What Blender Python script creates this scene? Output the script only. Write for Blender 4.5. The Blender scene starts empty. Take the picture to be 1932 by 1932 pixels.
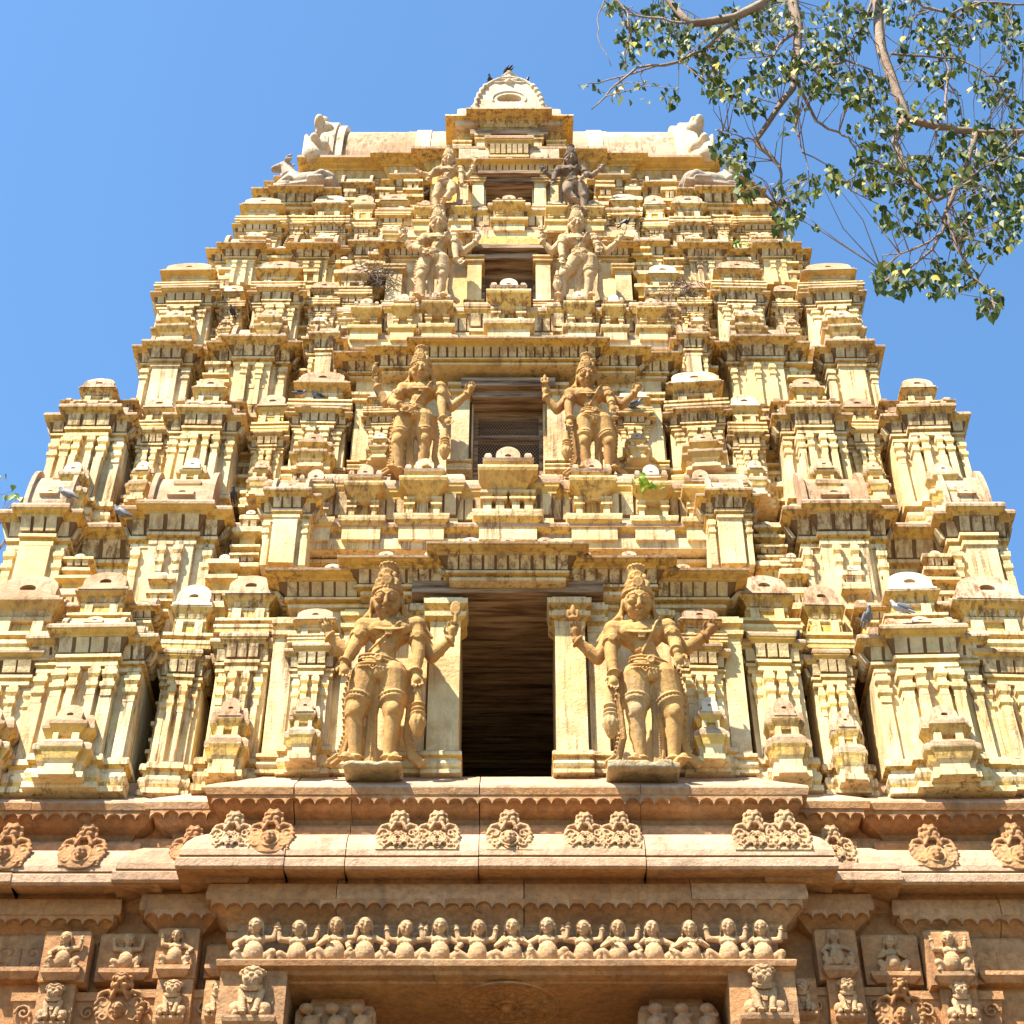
import bpy, math, random
from mathutils import Vector, Matrix
R = math.radians
random.seed(7)
S = bpy.context.scene
COL = S.collection

# ------------------------------------------------------------------ camera
CAMY, CAMZ, CAMX, PITCH = -14.0, 1.6, 0.045, 41.5
cd = bpy.data.cameras.new('camera'); cam = bpy.data.objects.new('camera', cd); COL.objects.link(cam)
cd.sensor_width = 36; cd.lens = 36*3560/2048; cd.clip_end = 3000; cd.clip_start = 0.1
cam.location = (CAMX, CAMY, CAMZ); cam.rotation_euler = (R(90+PITCH), 0, 0)
S.camera = cam
# ------------------------------------------------------------------ sky and sun
SD = Vector((0.46, 0.44, -1.0)).normalized()          # direction the light travels
W = bpy.data.worlds.new('World'); S.world = W; W.use_nodes = True
nt = W.node_tree; nt.nodes.clear()
sky = nt.nodes.new('ShaderNodeTexSky'); sky.sky_type = 'NISHITA'; sky.sun_disc = False
sky.sun_elevation = math.asin(-SD.z); sky.sun_rotation = math.atan2(-SD.x, -SD.y)
sky.air_density = 1.0; sky.dust_density = 0.6; sky.ozone_density = 2.5; sky.altitude = 100
bg = nt.nodes.new('ShaderNodeBackground'); bg.inputs[1].default_value = 0.09
wo = nt.nodes.new('ShaderNodeOutputWorld')
tint = nt.nodes.new('ShaderNodeMix'); tint.data_type = 'RGBA'; tint.blend_type = 'MULTIPLY'; tint.inputs[0].default_value = 1
tint.inputs[7].default_value = (0.74, 1.0, 1.10, 1)
nt.links.new(sky.outputs[0], tint.inputs[6]); nt.links.new(tint.outputs[2], bg.inputs[0]); nt.links.new(bg.outputs[0], wo.inputs[0])
sl = bpy.data.lights.new('sun', 'SUN'); sl.energy = 5.0; sl.angle = R(0.5); sl.color = (1.0, 0.93, 0.80)
so = bpy.data.objects.new('sun', sl); COL.objects.link(so); so.rotation_euler = SD.to_track_quat('-Z', 'Y').to_euler()
so.location = (-20, -30, 50)
S.view_settings.view_transform = 'Standard'; S.view_settings.look = 'None'
S.view_settings.exposure = 1.7; S.view_settings.gamma = 1

# pixel of the 1932-wide view of the photo -> point on the vertical plane y = Y
FD = 3358.0
def zat(yd, Y):
    e = R(PITCH) + math.atan((966-yd)/FD)
    return CAMZ + (Y-CAMY)*math.tan(e)
def dep(Y, z): return (Y-CAMY)*math.cos(R(PITCH)) + (z-CAMZ)*math.sin(R(PITCH))
def xat(xd, yd, Y): return CAMX + (xd-966)/FD*dep(Y, zat(yd, Y))
def mpd(yd, Y): return dep(Y, zat(yd, Y))/FD      # metres per view pixel

# ------------------------------------------------------------------ materials
def newmat(name):
    m = bpy.data.materials.new(name); m.use_nodes = True
    n = m.node_tree.nodes; l = m.node_tree.links
    b = n['Principled BSDF']; b.inputs['Roughness'].default_value = 0.9
    try: b.inputs['Specular IOR Level'].default_value = 0.2
    except Exception: pass
    return m, n, l, b
def noise(n, l, co, scale, detail=5, rough=0.6, sc3=None):
    mp = n.new('ShaderNodeMapping'); l.new(co, mp.inputs[0])
    if sc3: mp.inputs['Scale'].default_value = sc3
    t = n.new('ShaderNodeTexNoise'); t.inputs['Scale'].default_value = scale
    t.inputs['Detail'].default_value = detail; t.inputs['Roughness'].default_value = rough
    l.new(mp.outputs[0], t.inputs['Vector']); return t.outputs[0]
def ramp(n, l, f, stops):
    r = n.new('ShaderNodeValToRGB'); l.new(f, r.inputs[0])
    e = r.color_ramp.elements
    while len(e) < len(stops): e.new(0.5)
    for i, (p, c) in enumerate(stops):
        e[i].position = p; e[i].color = (c[0], c[1], c[2], 1) if hasattr(c, '__len__') else (c, c, c, 1)
    return r.outputs[0]
def mix(n, l, f, a, b, mode='MIX'):
    x = n.new('ShaderNodeMix'); x.data_type = 'RGBA'; x.blend_type = mode
    if isinstance(f, (int, float)): x.inputs[0].default_value = f
    else: l.new(f, x.inputs[0])
    for k, v in ((6, a), (7, b)):
        if hasattr(v, '__len__'): x.inputs[k].default_value = (v[0], v[1], v[2], 1)
        else: l.new(v, x.inputs[k])
    return x.outputs[2]
def mul(n, l, a, b):
    x = n.new('ShaderNodeMath'); x.operation = 'MULTIPLY'
    for k, v in ((0, a), (1, b)):
        if isinstance(v, (int, float)): x.inputs[k].default_value = v
        else: l.new(v, x.inputs[k])
    return x.outputs[0]
def bump(n, l, b, hs, strength, dist):
    bp = n.new('ShaderNodeBump'); bp.inputs['Strength'].default_value = strength
    bp.inputs['Distance'].default_value = dist
    l.new(hs, bp.inputs['Height']); l.new(bp.outputs[0], b.inputs['Normal'])
def coords(n):
    g = n.new('ShaderNodeNewGeometry')
    return g, g.outputs['Position']

def stucco(name, c1, c2, streak, topdirt, sth=0.56):
    m, n, l, b = newmat(name)
    g, co = coords(n)
    a = noise(n, l, co, 0.9, 6, 0.65)
    col = mix(n, l, ramp(n, l, a, [(0.38, 0), (0.62, 1)]), c1, c2)
    col = mix(n, l, ramp(n, l, g.outputs['Random Per Island'], [(0.0, 0.26), (0.5, 0.0), (1.0, 0.0)]), col, (0.50, 0.38, 0.22))
    fine = noise(n, l, co, 9, 8, 0.7)
    col = mix(n, l, ramp(n, l, fine, [(0.3, 0.35), (0.7, 0)]), col, (0.42, 0.26, 0.11))
    # broad warm grime patches
    gp = noise(n, l, co, 1.5, 9, 0.72, (1, 1, .8))
    col = mix(n, l, mul(n, l, ramp(n, l, gp, [(0.47, 0), (0.60, 1)]), streak*.60), col, (0.31, 0.17, 0.075))
    # rain streaks running down
    st = noise(n, l, co, 1.0, 6, 0.75, (15, 15, 0.7))
    pt = noise(n, l, co, 0.8, 3, 0.5)
    sm = mul(n, l, ramp(n, l, st, [(sth-0.02, 0), (sth+0.09, 1)]), ramp(n, l, pt, [(0.38, .1), (0.55, 1)]))
    col = mix(n, l, mul(n, l, sm, streak), col, (0.17, 0.085, 0.035))
    # lichen and soot on the weathered upper faces
    sx = n.new('ShaderNodeSeparateXYZ'); l.new(g.outputs['Normal'], sx.inputs[0])
    up = ramp(n, l, sx.outputs[2], [(0.45, 0), (0.8, 1)])
    ln = noise(n, l, co, 3.2, 9, 0.75)
    lc = ramp(n, l, ln, [(0.34, (0.10, 0.06, 0.04)), (0.45, (0.29, 0.18, 0.115)), (0.55, (0.48, 0.34, 0.24)), (0.68, (0.64, 0.50, 0.37))])
    col = mix(n, l, mul(n, l, up, topdirt), col, lc)
    l.new(col, b.inputs['Base Color'])
    h = noise(n, l, co, 30, 6, 0.7)
    h2 = noise(n, l, co, 5, 3, 0.5)
    hs = n.new('ShaderNodeMath'); hs.operation = 'ADD'; l.new(h, hs.inputs[0]); l.new(h2, hs.inputs[1])
    bump(n, l, b, hs.outputs[0], 0.55, 0.03)
    return m
CREAM = stucco('cream_paint', (0.83, 0.69, 0.42), (0.78, 0.57, 0.25), 0.8, 0.75, 0.53)
YELLOW = stucco('yellow_paint', (0.78, 0.54, 0.15), (0.70, 0.42, 0.08), 0.8, 0.7, 0.50)
TOPM = stucco('weathered_slab', (0.58, 0.44, 0.31), (0.34, 0.21, 0.135), 0.9, 0.85, .52)
RIBM = stucco('rib_plaster', (0.76, 0.63, 0.37), (0.64, 0.47, 0.22), 0.85, 0.6, 0.48)
WHITE = stucco('limewash', (0.74, 0.64, 0.47), (0.60, 0.45, 0.30), 0.8, 0.6, 0.54)

def stone(name, cs, dark=0.5, sc=1.0, bs=0.7):
    blocks = name in ('red_sandstone', 'pale_sandstone')
    m, n, l, b = newmat(name)
    g, co = coords(n)
    a = noise(n, l, co, 0.55*sc, 7, 0.65)
    col = ramp(n, l, a, [(0.3, cs[0]), (0.45, cs[1]), (0.58, cs[2]), (0.72, cs[3])])
    if blocks: col = mix(n, l, ramp(n, l, g.outputs['Random Per Island'], [(0.0, 0.34), (0.5, 0.0), (1.0, 0.0)]), col, (0.22, 0.13, 0.08))
    if blocks: col = mix(n, l, ramp(n, l, g.outputs['Random Per Island'], [(0.0, 0.0), (0.5, 0.0), (1.0, 0.25)]), col, (0.66, 0.50, 0.36))
    f = noise(n, l, co, 14*sc, 8, 0.75)
    col = mix(n, l, ramp(n, l, f, [(0.35, dark), (0.6, 0)]), col, (0.13, 0.06, 0.03))
    s = noise(n, l, co, 1.0, 5, 0.7, (4, 4, 0.5))
    col = mix(n, l, mul(n, l, ramp(n, l, s, [(0.55, 0), (0.7, 1)]), 0.45), col, (0.10, 0.055, 0.035))
    gp = noise(n, l, co, 2.1*sc, 9, 0.75)
    col = mix(n, l, mul(n, l, ramp(n, l, gp, [(0.50, 0), (0.64, 1)]), dark), col, (0.20, 0.13, 0.085))
    l.new(col, b.inputs['Base Color'])
    h = noise(n, l, co, 26*sc, 8, 0.75); h2 = noise(n, l, co, 4*sc, 4, 0.6)
    hs = n.new('ShaderNodeMath'); hs.operation = 'MULTIPLY_ADD'
    l.new(h2, hs.inputs[0]); hs.inputs[1].default_value = 2.0; l.new(h, hs.inputs[2])
    bump(n, l, b, hs.outputs[0], bs, 0.03)
    return m
RED = stone('red_sandstone', [(0.38, 0.17, 0.065), (0.50, 0.24, 0.09), (0.55, 0.30, 0.13), (0.60, 0.37, 0.19)])
PALE = stone('pale_sandstone', [(0.44, 0.25, 0.15), (0.54, 0.33, 0.20), (0.60, 0.40, 0.26), (0.64, 0.47, 0.34)], 0.35)
CARVE = stone('carved_stone', [(0.44, 0.25, 0.12), (0.56, 0.34, 0.17), (0.62, 0.40, 0.21), (0.64, 0.45, 0.27)], 0.4, 2)
TERRA = stone('ochre_stucco', [(0.34, 0.16, 0.05), (0.47, 0.26, 0.085), (0.53, 0.31, 0.11), (0.52, 0.37, 0.20)], 0.3, 2, 0.4)
TERRA2 = stone('tan_stucco', [(0.48, 0.30, 0.14), (0.57, 0.38, 0.19), (0.63, 0.43, 0.23), (0.62, 0.46, 0.28)], 0.3, 2, 0.4)
SOOT = stone('sooty_stucco', [(0.07, 0.055, 0.045), (0.16, 0.12, 0.085), (0.32, 0.23, 0.15), (0.55, 0.40, 0.25)], 0.5, 2.4, 0.5)
ROCK = stone('rough_rock', [(0.48, 0.34, 0.17), (0.62, 0.47, 0.26), (0.70, 0.56, 0.34), (0.74, 0.63, 0.44)], 0.4, 3, 1.0)

def wood():
    m, n, l, b = newmat('old_wood')
    g, co = coords(n)
    a = noise(n, l, co, 1.0, 9, 0.7, (1.2, 14, 14))
    col = ramp(n, l, a, [(0.34, (0.06, 0.033, 0.02)), (0.45, (0.20, 0.12, 0.07)), (0.56, (0.38, 0.26, 0.16)), (0.70, (0.52, 0.39, 0.26))])
    l.new(col, b.inputs['Base Color']); bump(n, l, b, a, 0.8, 0.05)
    return m
WOOD = wood()
def plain(name, c, rough=0.8):
    m, n, l, b = newmat(name)
    g, co = coords(n)
    a = noise(n, l, co, 12, 4)
    col = mix(n, l, a, tuple(x*0.75 for x in c), tuple(min(1, x*1.2) for x in c))
    l.new(col, b.inputs['Base Color']); b.inputs['Roughness'].default_value = rough
    return m
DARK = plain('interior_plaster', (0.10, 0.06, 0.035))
WIRE = plain('rusty_wire', (0.34, 0.25, 0.17), 0.6)
SHADE_GRIME = plain('groove_shade_grime', (0.17, 0.095, 0.04))  # soot and recess shade painted as one dark brown, mainly behind the ribs
MATS = [CREAM, YELLOW, TOPM, SHADE_GRIME, RIBM, RED, PALE, WHITE, DARK, WOOD]
C_, Y_, T_, G_, B_, R_, P_, W_, D_, O_ = range(10)

# ------------------------------------------------------------------ mesh builder
def obj(name, me, parent=None, mat=None, label=None):
    o = bpy.data.objects.new(name, me); COL.objects.link(o)
    if mat is not None:
        me.materials.clear(); me.materials.append(mat)
    if parent: o.parent = parent
    if label: o['label'] = label
    return o
def tag(o, label, cat, group=None):
    o['label'] = label; o['category'] = cat
    if group: o['group'] = group
    return o
def empty(name, loc=(0, 0, 0)):
    o = bpy.data.objects.new(name, None); COL.objects.link(o); o.location = loc; o.empty_display_size = 0.3
    return o

class MB:
    def __init__(s, jit=0.004): s.v = []; s.f = []; s.m = []; s.tf = None; s.jit = jit
    def add(s, vs, fs, mi):
        b = len(s.v)
        for p in vs:
            if s.tf: p = s.tf(p)
            s.v.append(tuple(p))
        for i, f in enumerate(fs):
            s.f.append([b+k for k in f]); s.m.append(mi[i] if isinstance(mi, list) else mi)
    def rings(s, x0, x1, yf, yb, prof, mat=0, back=False, e0=1, e1=1):
        j = s.jit; vs = []; fs = []; ms = []
        jx0, jx1, jy = random.uniform(-j, j), random.uniform(-j, j), random.uniform(-j, j)
        jz = [random.uniform(-j, j)*0.6 for _ in range(4)]
        for q in prof:
            p, z = q[0], q[1]
            yb2 = yb + (p if back else 0)
            vs += [(x0-p*e0+jx0, yf-p+jy, z+jz[0]), (x1+p*e1+jx1, yf-p+jy, z+jz[1]), (x1+p*e1+jx1, yb2, z+jz[2]), (x0-p*e0+jx0, yb2, z+jz[3])]
        for i in range(len(prof)-1):
            mm = prof[i+1][2] if len(prof[i+1]) > 2 else mat
            a = 4*i
            for k in ((0, 1), (1, 2), (2, 3), (3, 0)):
                fs.append((a+k[0], a+k[1], a+4+k[1], a+4+k[0])); ms.append(mm)
        fs.append((3, 2, 1, 0)); ms.append(prof[0][2] if len(prof[0]) > 2 else mat)
        n = 4*(len(prof)-1); fs.append((n, n+1, n+2, n+3)); ms.append(prof[-1][2] if len(prof[-1]) > 2 else mat)
        s.add(vs, fs, ms)
    def box(s, x0, x1, y0, y1, z0, z1, mat=0): s.rings(x0, x1, y0, y1, [(0, z0), (0, z1)], mat)
    def poly(s, pts, y0, y1, mat=0):       # xz polygon extruded in y (front at y0)
        n = len(pts)
        vs = [(x, y0, z) for x, z in pts] + [(x, y1, z) for x, z in pts]
        fs = [tuple(range(n)), tuple(range(2*n-1, n-1, -1))] + [(i, n+i, n+(i+1) % n, (i+1) % n) for i in range(n)]
        s.add(vs, fs, mat)
    def polyx(s, pts, x0, x1, mat=0):      # yz polygon extruded in x
        n = len(pts)
        vs = [(x0, y, z) for y, z in pts] + [(x1, y, z) for y, z in pts]
        fs = [tuple(range(n-1, -1, -1)), tuple(range(n, 2*n))] + [(i, (i+1) % n, n+(i+1) % n, n+i) for i in range(n)]
        s.add(vs, fs, mat)
    def build(s, name, parent=None, label=None, smooth=False):
        me = bpy.data.meshes.new(name); me.from_pydata(s.v, [], s.f)
        used = sorted(set(s.m)) or [0]
        for u in used: me.materials.append(MATS[u])
        idx = {u: i for i, u in enumerate(used)}
        me.polygons.foreach_set('material_index', [idx[k] for k in s.m])
        if smooth: me.polygons.foreach_set('use_smooth', [True]*len(s.f))
        me.update()
        return obj(name, me, parent, None, label)

def nasi(mb, x, y, z, r, th=0.06, mat=T_, tilt=0.0, hole=True):
    """horseshoe gable plate with a round sunk eye, front face at y"""
    N = 14; a0, a1 = R(-25), R(205)
    out = [(x+r*math.cos(a0+(a1-a0)*i/N), z+r*math.sin(a0+(a1-a0)*i/N)) for i in range(N+1)]
    out = [(x+r*1.12, z-r*0.55)] + out + [(x-r*1.12, z-r*0.55)]
    M = len(out); rh = r*0.3
    inn = []
    for (px, pz) in out:
        a = math.atan2(pz-z, px-x); inn.append((x+rh*math.cos(a), z+rh*math.sin(a)*0.8))
    vs = [(px, y, pz) for px, pz in out] + [(px, y, pz) for px, pz in inn] + \
         [(px, y+th, pz) for px, pz in out] + [(px, y+th*0.7, pz) for px, pz in inn]
    fs = []; ms = []
    for i in range(M):
        k = (i+1) % M
        fs += [(i, M+i, M+k, k), (i, k, 2*M+k, 2*M+i), (M+i, 3*M+i, 3*M+k, M+k)]; ms += [mat, mat, mat]
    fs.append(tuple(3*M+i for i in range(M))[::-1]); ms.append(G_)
    fs.append(tuple(2*M+i for i in range(M))); ms.append(mat)
    if tilt:
        ct, st = math.cos(tilt), math.sin(tilt); z0 = z-r*0.55
        vs = [(a, y+(b-y)*ct+(c-z0)*st, z0+(c-z0)*ct-(b-y)*st) for a, b, c in vs]
    mb.add(vs, fs, ms)

def ribs(mb, x0, x1, yf, p0, z0, p1, z1, n, fill=0.80, e=0.018, mat=B_, side=None):
    sp = (x1-x0)/n
    for i in range(n):
        c = x0+sp*(i+0.5); w = sp*fill/2
        c += random.uniform(-.04, .04)*sp
        pm = p0+(p1-p0)*0.35; zm = (z0+z1)/2
        vs = []
        for (p, z) in ((p0, z0), (pm, zm), (p1, z1)):
            for dx in (-w, w):
                vs += [(c+dx, yf-p-e, z), (c+dx, yf-p+0.03, z)]
        fs = []
        for q in (0, 4): fs += [(q, q+2, q+6, q+4), (q+1, q, q+4, q+5), (q+2, q+3, q+7, q+6)]
        fs += [(0, 1, 3, 2), (8, 10, 11, 9)]
        mb.add(vs, fs, mat)
    if side is not None:     # the returns of the cove
        n2 = max(2, int(round(side/sp)))
        s2 = side/n2
        for sg, xe in ((-1, x0), (1, x1)):
            for i in range(n2):
                c = yf+s2*(i+0.5); w = s2*fill/2; vs = []
                for (p, z) in ((p0, z0), (p1, z1)):
                    for dy in (-w, w): vs += [(xe+sg*(p+e), c+dy, z), (xe+sg*(p-0.03), c+dy, z)]
                fs = [(0, 2, 6, 4), (1, 0, 4, 5), (2, 3, 7, 6), (0, 1, 3, 2), (4, 6, 7, 5)]
                if sg > 0: fs = [f[::-1] for f in fs]
                mb.add(vs, fs, mat)

def entab(mb, x0, x1, yf, yb, z0, z1, P, nr=None, topn=0, side=0.25, slabmat=T_, e0=1, e1=1):
    """architrave, fillets, ribbed cove and overhanging weathered slab"""
    h = z1-z0
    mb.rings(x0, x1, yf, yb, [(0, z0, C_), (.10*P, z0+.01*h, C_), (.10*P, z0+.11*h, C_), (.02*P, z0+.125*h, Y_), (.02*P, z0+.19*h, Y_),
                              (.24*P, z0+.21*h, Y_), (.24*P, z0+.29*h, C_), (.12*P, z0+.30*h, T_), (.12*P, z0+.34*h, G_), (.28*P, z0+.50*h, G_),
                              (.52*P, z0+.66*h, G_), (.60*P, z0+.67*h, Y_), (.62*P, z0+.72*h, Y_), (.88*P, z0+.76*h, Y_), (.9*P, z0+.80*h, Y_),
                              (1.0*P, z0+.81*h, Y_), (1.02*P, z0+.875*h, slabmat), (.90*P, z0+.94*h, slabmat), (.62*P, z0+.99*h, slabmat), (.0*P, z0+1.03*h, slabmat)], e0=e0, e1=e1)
    if nr is None: nr = max(3, int(round((x1-x0)/(0.24*h+0.028))))
    if nr: ribs(mb, x0-.22*P*e0, x1+.22*P*e1, yf, .13*P, z0+.35*h, .50*P, z0+.655*h, nr, side=side)
    for i in range(topn):
        cx = x0+(x1-x0)*(i+0.5)/topn
        nasi(mb, cx, yf-P*0.99, z0+.96*h, h*0.2, P*0.8, T_, tilt=R(24))

def pilaster(mb, x, w, yf, z0, z1, d=0.05, cap=0.30):
    h = z1-z0; zc = z1-cap*h; hw = w/2
    mb.rings(x-hw, x+hw, yf, yf+d+0.12, [(0, z0, C_), (0, zc, C_)])
    ch = z1-zc
    CP = [(0, zc, Y_), (0, zc+.20*ch, C_), (.17*w, zc+.30*ch, Y_), (.19*w, zc+.44*ch, C_), (.02*w, zc+.455*ch, T_), (.02*w, zc+.58*ch, C_), (.21*w, zc+.70*ch, Y_), (.23*w, zc+.86*ch, C_), (.05*w, zc+.875*ch, T_), (.05*w, zc+ch, C_)]
    mb.rings(x-hw, x+hw, yf, yf+d+0.1, CP if 1 else [(0, zc, Y_), (.10*w, zc+.02*ch, Y_), (.10*w, zc+.08*ch, C_), (-.02*w, zc+.09*ch, C_), (0, zc+.16*ch, C_),
        (.30*w, zc+.30*ch, Y_), (.32*w, zc+.38*ch, C_), (.10*w, zc+.42*ch, C_), (.05*w, zc+.46*ch, C_),
        (.36*w, zc+.60*ch, Y_), (.36*w, zc+.70*ch, C_), (.06*w, zc+.72*ch, T_), (.06*w, zc+.80*ch, C_), (.22*w, zc+.90*ch, Y_), (.22*w, zc+ch, C_)])

def basemould(mb, x0, x1, yf, yb, z0, z1, P=0.06):
    h = z1-z0
    mb.rings(x0, x1, yf, yb, [(P, z0, C_), (P, z0+.16*h, C_), (.5*P, z0+.20*h, C_), (.75*P, z0+.30*h, Y_), (1.05*P, z0+.42*h, C_), (.75*P, z0+.56*h, C_),
        (.2*P, z0+.60*h, C_), (.2*P, z0+.72*h, C_), (1.1*P, z0+.78*h, Y_), (1.1*P, z0+.93*h, C_), (.8*P, z0+h, T_)])

def dome(mb, x, hw, yf, yb, z0, z1, mat=W_, eye=True):
    h = z1-z0
    pr = [(0.0, 0), (.12, .04), (.14, .14), (-.02, .17), (.0, .24), (.06, .42), (.0, .66), (-.16, .84), (-.45, .96), (-.8, 1.0)]
    mb.rings(x-hw, x+hw, yf, yb, [(p*hw, z0+t*h, mat) for p, t in pr], mat, back=True)
    if eye: nasi(mb, x, yf-.10*hw, z0+.42*h, min(.5*hw, .42*h), .08*hw+.03, mat, tilt=R(12))

def barrel(mb, x, hw, yf, yb, z0, z1, mat=T_, ends=True, eye=True):
    h = z1-z0; yc = (yf+yb)/2; ry = (yb-yf)/2
    def arc(k, hh):
        return [(yc-k*ry*math.cos(R(a))*(1.0 if a in (0, 180) else 1.06), z0+hh*math.sin(R(a))) for a in range(0, 181, 15)]
    mb.polyx(arc(1.0, h*.93), x-hw*.94, x+hw*.94, mat)
    if ends:
        for sg in (-1, 1):
            mb.polyx(arc(1.12, h*1.05), x+sg*hw-0.06*hw-.01, x+sg*hw+0.06*hw+.01, mat)
    if eye:
        r = min(h*.42, hw*.42)
        mb.box(x-r*1.1, x+r*1.1, yf-.05*hw, yc, z0, z0+h*.18, C_)
        nasi(mb, x, yf-.05*hw-.02, z0+h*.42, r, .3*ry, mat, tilt=R(25))

def miniroof(mb, x, hw, yf, yb, z0, z1, kind):
    """neck with little posts, small entablature and crowning dome or barrel"""
    h = z1-z0
    mb.rings(x-hw*.95, x+hw*.95, yf+.02, yb, [(0, z0, T_), (.05*hw, z0+.08*h, C_), (.05*hw, z0+.13*h, C_), (-.1*hw, z0+.15*h, T_)])
    mb.box(x-hw*.7, x+hw*.7, yf+.10*hw, yb, z0+.14*h, z0+.40*h, Y_)
    n = 2 if kind == 'kuta' else 4
    for i in range(n):
        px = x + (-hw*.55+1.1*hw*i/(n-1))
        mb.box(px-.10*hw, px+.10*hw, yf-.01, yf+.12*hw+.02, z0+.14*h, z0+.38*h, C_)
        mb.rings(px-.12*hw, px+.12*hw, yf-.015, yf+.12*hw, [(.0, z0+.30*h), (.05*hw, z0+.34*h), (.05*hw, z0+.37*h)], C_)
    entab(mb, x-hw*.72, x+hw*.72, yf-.02, yb, z0+.38*h, z0+.62*h, .22*hw+.02, nr=(4 if kind == 'kuta' else 7), side=None)
    if kind == 'kuta': dome(mb, x, hw*.66, yf+.02, yb+.05, z0+.62*h, z1)
    else: barrel(mb, x, hw*.85, yf+.01, yf+max(.5, hw*.9), z0+.62*h, z1)

def horseshoe(mb, x, hw, yf, yb, z0, z1, mat=T_, back=.25, hole=True):
    """horseshoe fronted block: flared foot, round top, sunk eye, face leaning back a little"""
    h = z1-z0; N = 12
    out = [(1.0, 0), (1.02, .10), (.88, .13)]
    for i in range(N+1):
        a = math.pi*i/N; c, sn = math.cos(a), math.sin(a)
        out.append((.86*c*(1+.10*math.sin(min(a, math.pi-a)*2)), .30+.70*sn))
    out += [(-.88, .13), (-1.02, .10), (-1.0, 0)]
    out = [(x+hw*u*random.uniform(.985, 1.015), z0+h*v) for u, v in out]
    M = len(out); cz = z0+.42*h; rh = min(hw*.24, h*.20); inn = []
    for (px, pz) in out:
        a = math.atan2(pz-cz, px-x); inn.append((x+rh*math.cos(a), cz+rh*math.sin(a)*.8))
    sl = lambda p: yf+back*(p[1]-z0)
    d = min(.09, hw*.3)
    vs = [(p[0], sl(p), p[1]) for p in out]+[(p[0], sl(p), p[1]) for p in inn]+[(p[0], yb, p[1]) for p in out]+[(p[0], sl(p)+d, p[1]) for p in inn]
    fs = []; ms = []
    for i in range(M):
        q = (i+1) % M
        fs += [(i, M+i, M+q, q), (i, q, 2*M+q, 2*M+i), (M+i, 3*M+i, 3*M+q, M+q)]; ms += [mat, mat, mat]
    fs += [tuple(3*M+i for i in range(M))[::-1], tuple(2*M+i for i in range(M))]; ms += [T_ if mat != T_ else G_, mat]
    mb.add(vs, fs, ms)
def kutaroof(mb, x, hw, y, yb, z0, z1):
    H = z1-z0; a = min(hw, .5)
    mb.rings(x-hw, x+hw, y, yb, [(.02, z0-.02, C_), (.06*a, z0+.03*H, Y_), (.10*a, z0+.05*H, C_), (.10*a, z0+.10*H, C_), (-.02, z0+.115*H, T_), (-.02, z0+.15*H, Y_), (.08*a, z0+.17*H, Y_), (.08*a, z0+.215*H, C_), (-.04*a, z0+.23*H, T_)])
    mb.box(x-hw*.72, x+hw*.72, y+.12*a, yb, z0+.20*H, z0+.42*H, Y_)
    for sg in (-1, 1): mb.box(x+sg*.42*hw-.15*hw, x+sg*.42*hw+.15*hw, y+.0, y+.25, z0+.21*H, z0+.40*H, C_)
    mb.rings(x-hw*.66, x+hw*.66, y+.02, yb, [(0, z0+.38*H, C_), (.05*a, z0+.40*H, C_), (.05*a, z0+.43*H, C_), (.02*a, z0+.435*H, B_), (.10*a, z0+.50*H, Y_), (.26*a, z0+.565*H, Y_), (.29*a, z0+.58*H, Y_), (.29*a, z0+.61*H, T_)])
    ribs(mb, x-hw*.6, x+hw*.6, y+.02, .03*a, z0+.44*H, .10*a, z0+.50*H, max(3, int(hw*12)), .7, .008)
    horseshoe(mb, x, hw*.86, y-.24*a, yb+.05, z0+.60*H, z1, T_ if random.random() < .8 else W_)
def roof2(mb, x, hw, yf, yb, z0, z1, kind):
    """crowning roof: horseshoe fronted block on posts and ledges, with lower stepped wings when wide"""
    h = z1-z0
    if kind != 'shala':
        kutaroof(mb, x, hw*1.12, yf-.14, yb+.15, z0, z1); return
    W2 = hw; y = yf+.04; H = h*.78; a = min(hw, .5)
    mb.rings(x-W2, x+W2, y, yb, [(.02, z0-.02, C_), (.05*a, z0+.03*H, T_), (.07*a, z0+.10*H, T_), (-.02, z0+.12*H, T_), (-.05*a, z0+.30*H, Y_), (-.05*a, z0+.42*H, Y_)])
    for i in range(4):
        px = x-W2*.80+1.60*W2*i/3
        mb.rings(px-.10*a, px+.10*a, y-.04*a, y+.2, [(0, z0+.10*H, C_), (0, z0+.28*H, C_), (.05*a, z0+.32*H, Y_), (.05*a, z0+.37*H, C_)])
    entab(mb, x-W2*.88, x+W2*.88, y+.02, yb, z0+.36*H, z0+.68*H, .20*a+.02, side=.3)
    barrel(mb, x, W2*.92, y-.03, y+max(.5, .95*a), z0+.66*H, z0+H*1.04, T_, ends=True, eye=False)
    kutaroof(mb, x, hw*.58, yf-.17, yb+.1, z0, z1)
def slabstack(mb, x, hw, y, yb, z0, z1):
    """pile of little stepped mouldings filling the recess between shrines"""
    z = z0; w = hw; i = 0
    while z < z1-.06:
        dz = random.uniform(.12, .30); p = random.uniform(.02, .06)
        mb.rings(x-w, x+w, y, yb, [(-.02, z, Y_), (-.02, z+.45*dz, Y_), (p, z+.62*dz, Y_), (p, z+.85*dz, C_), (.3*p, z+dz, T_)])
        if i % 3 == 2: ribs(mb, x-w, x+w, y, -.0, z+.02, .02, z+.5*dz, max(2, int(w*2/.07)), .7)
        if i % 2: w *= random.uniform(.80, .95); y += .04
        z += dz; i += 1
    nasi(mb, x, y-.03, z+.02, w*.55, .12, W_, tilt=R(15))

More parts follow.
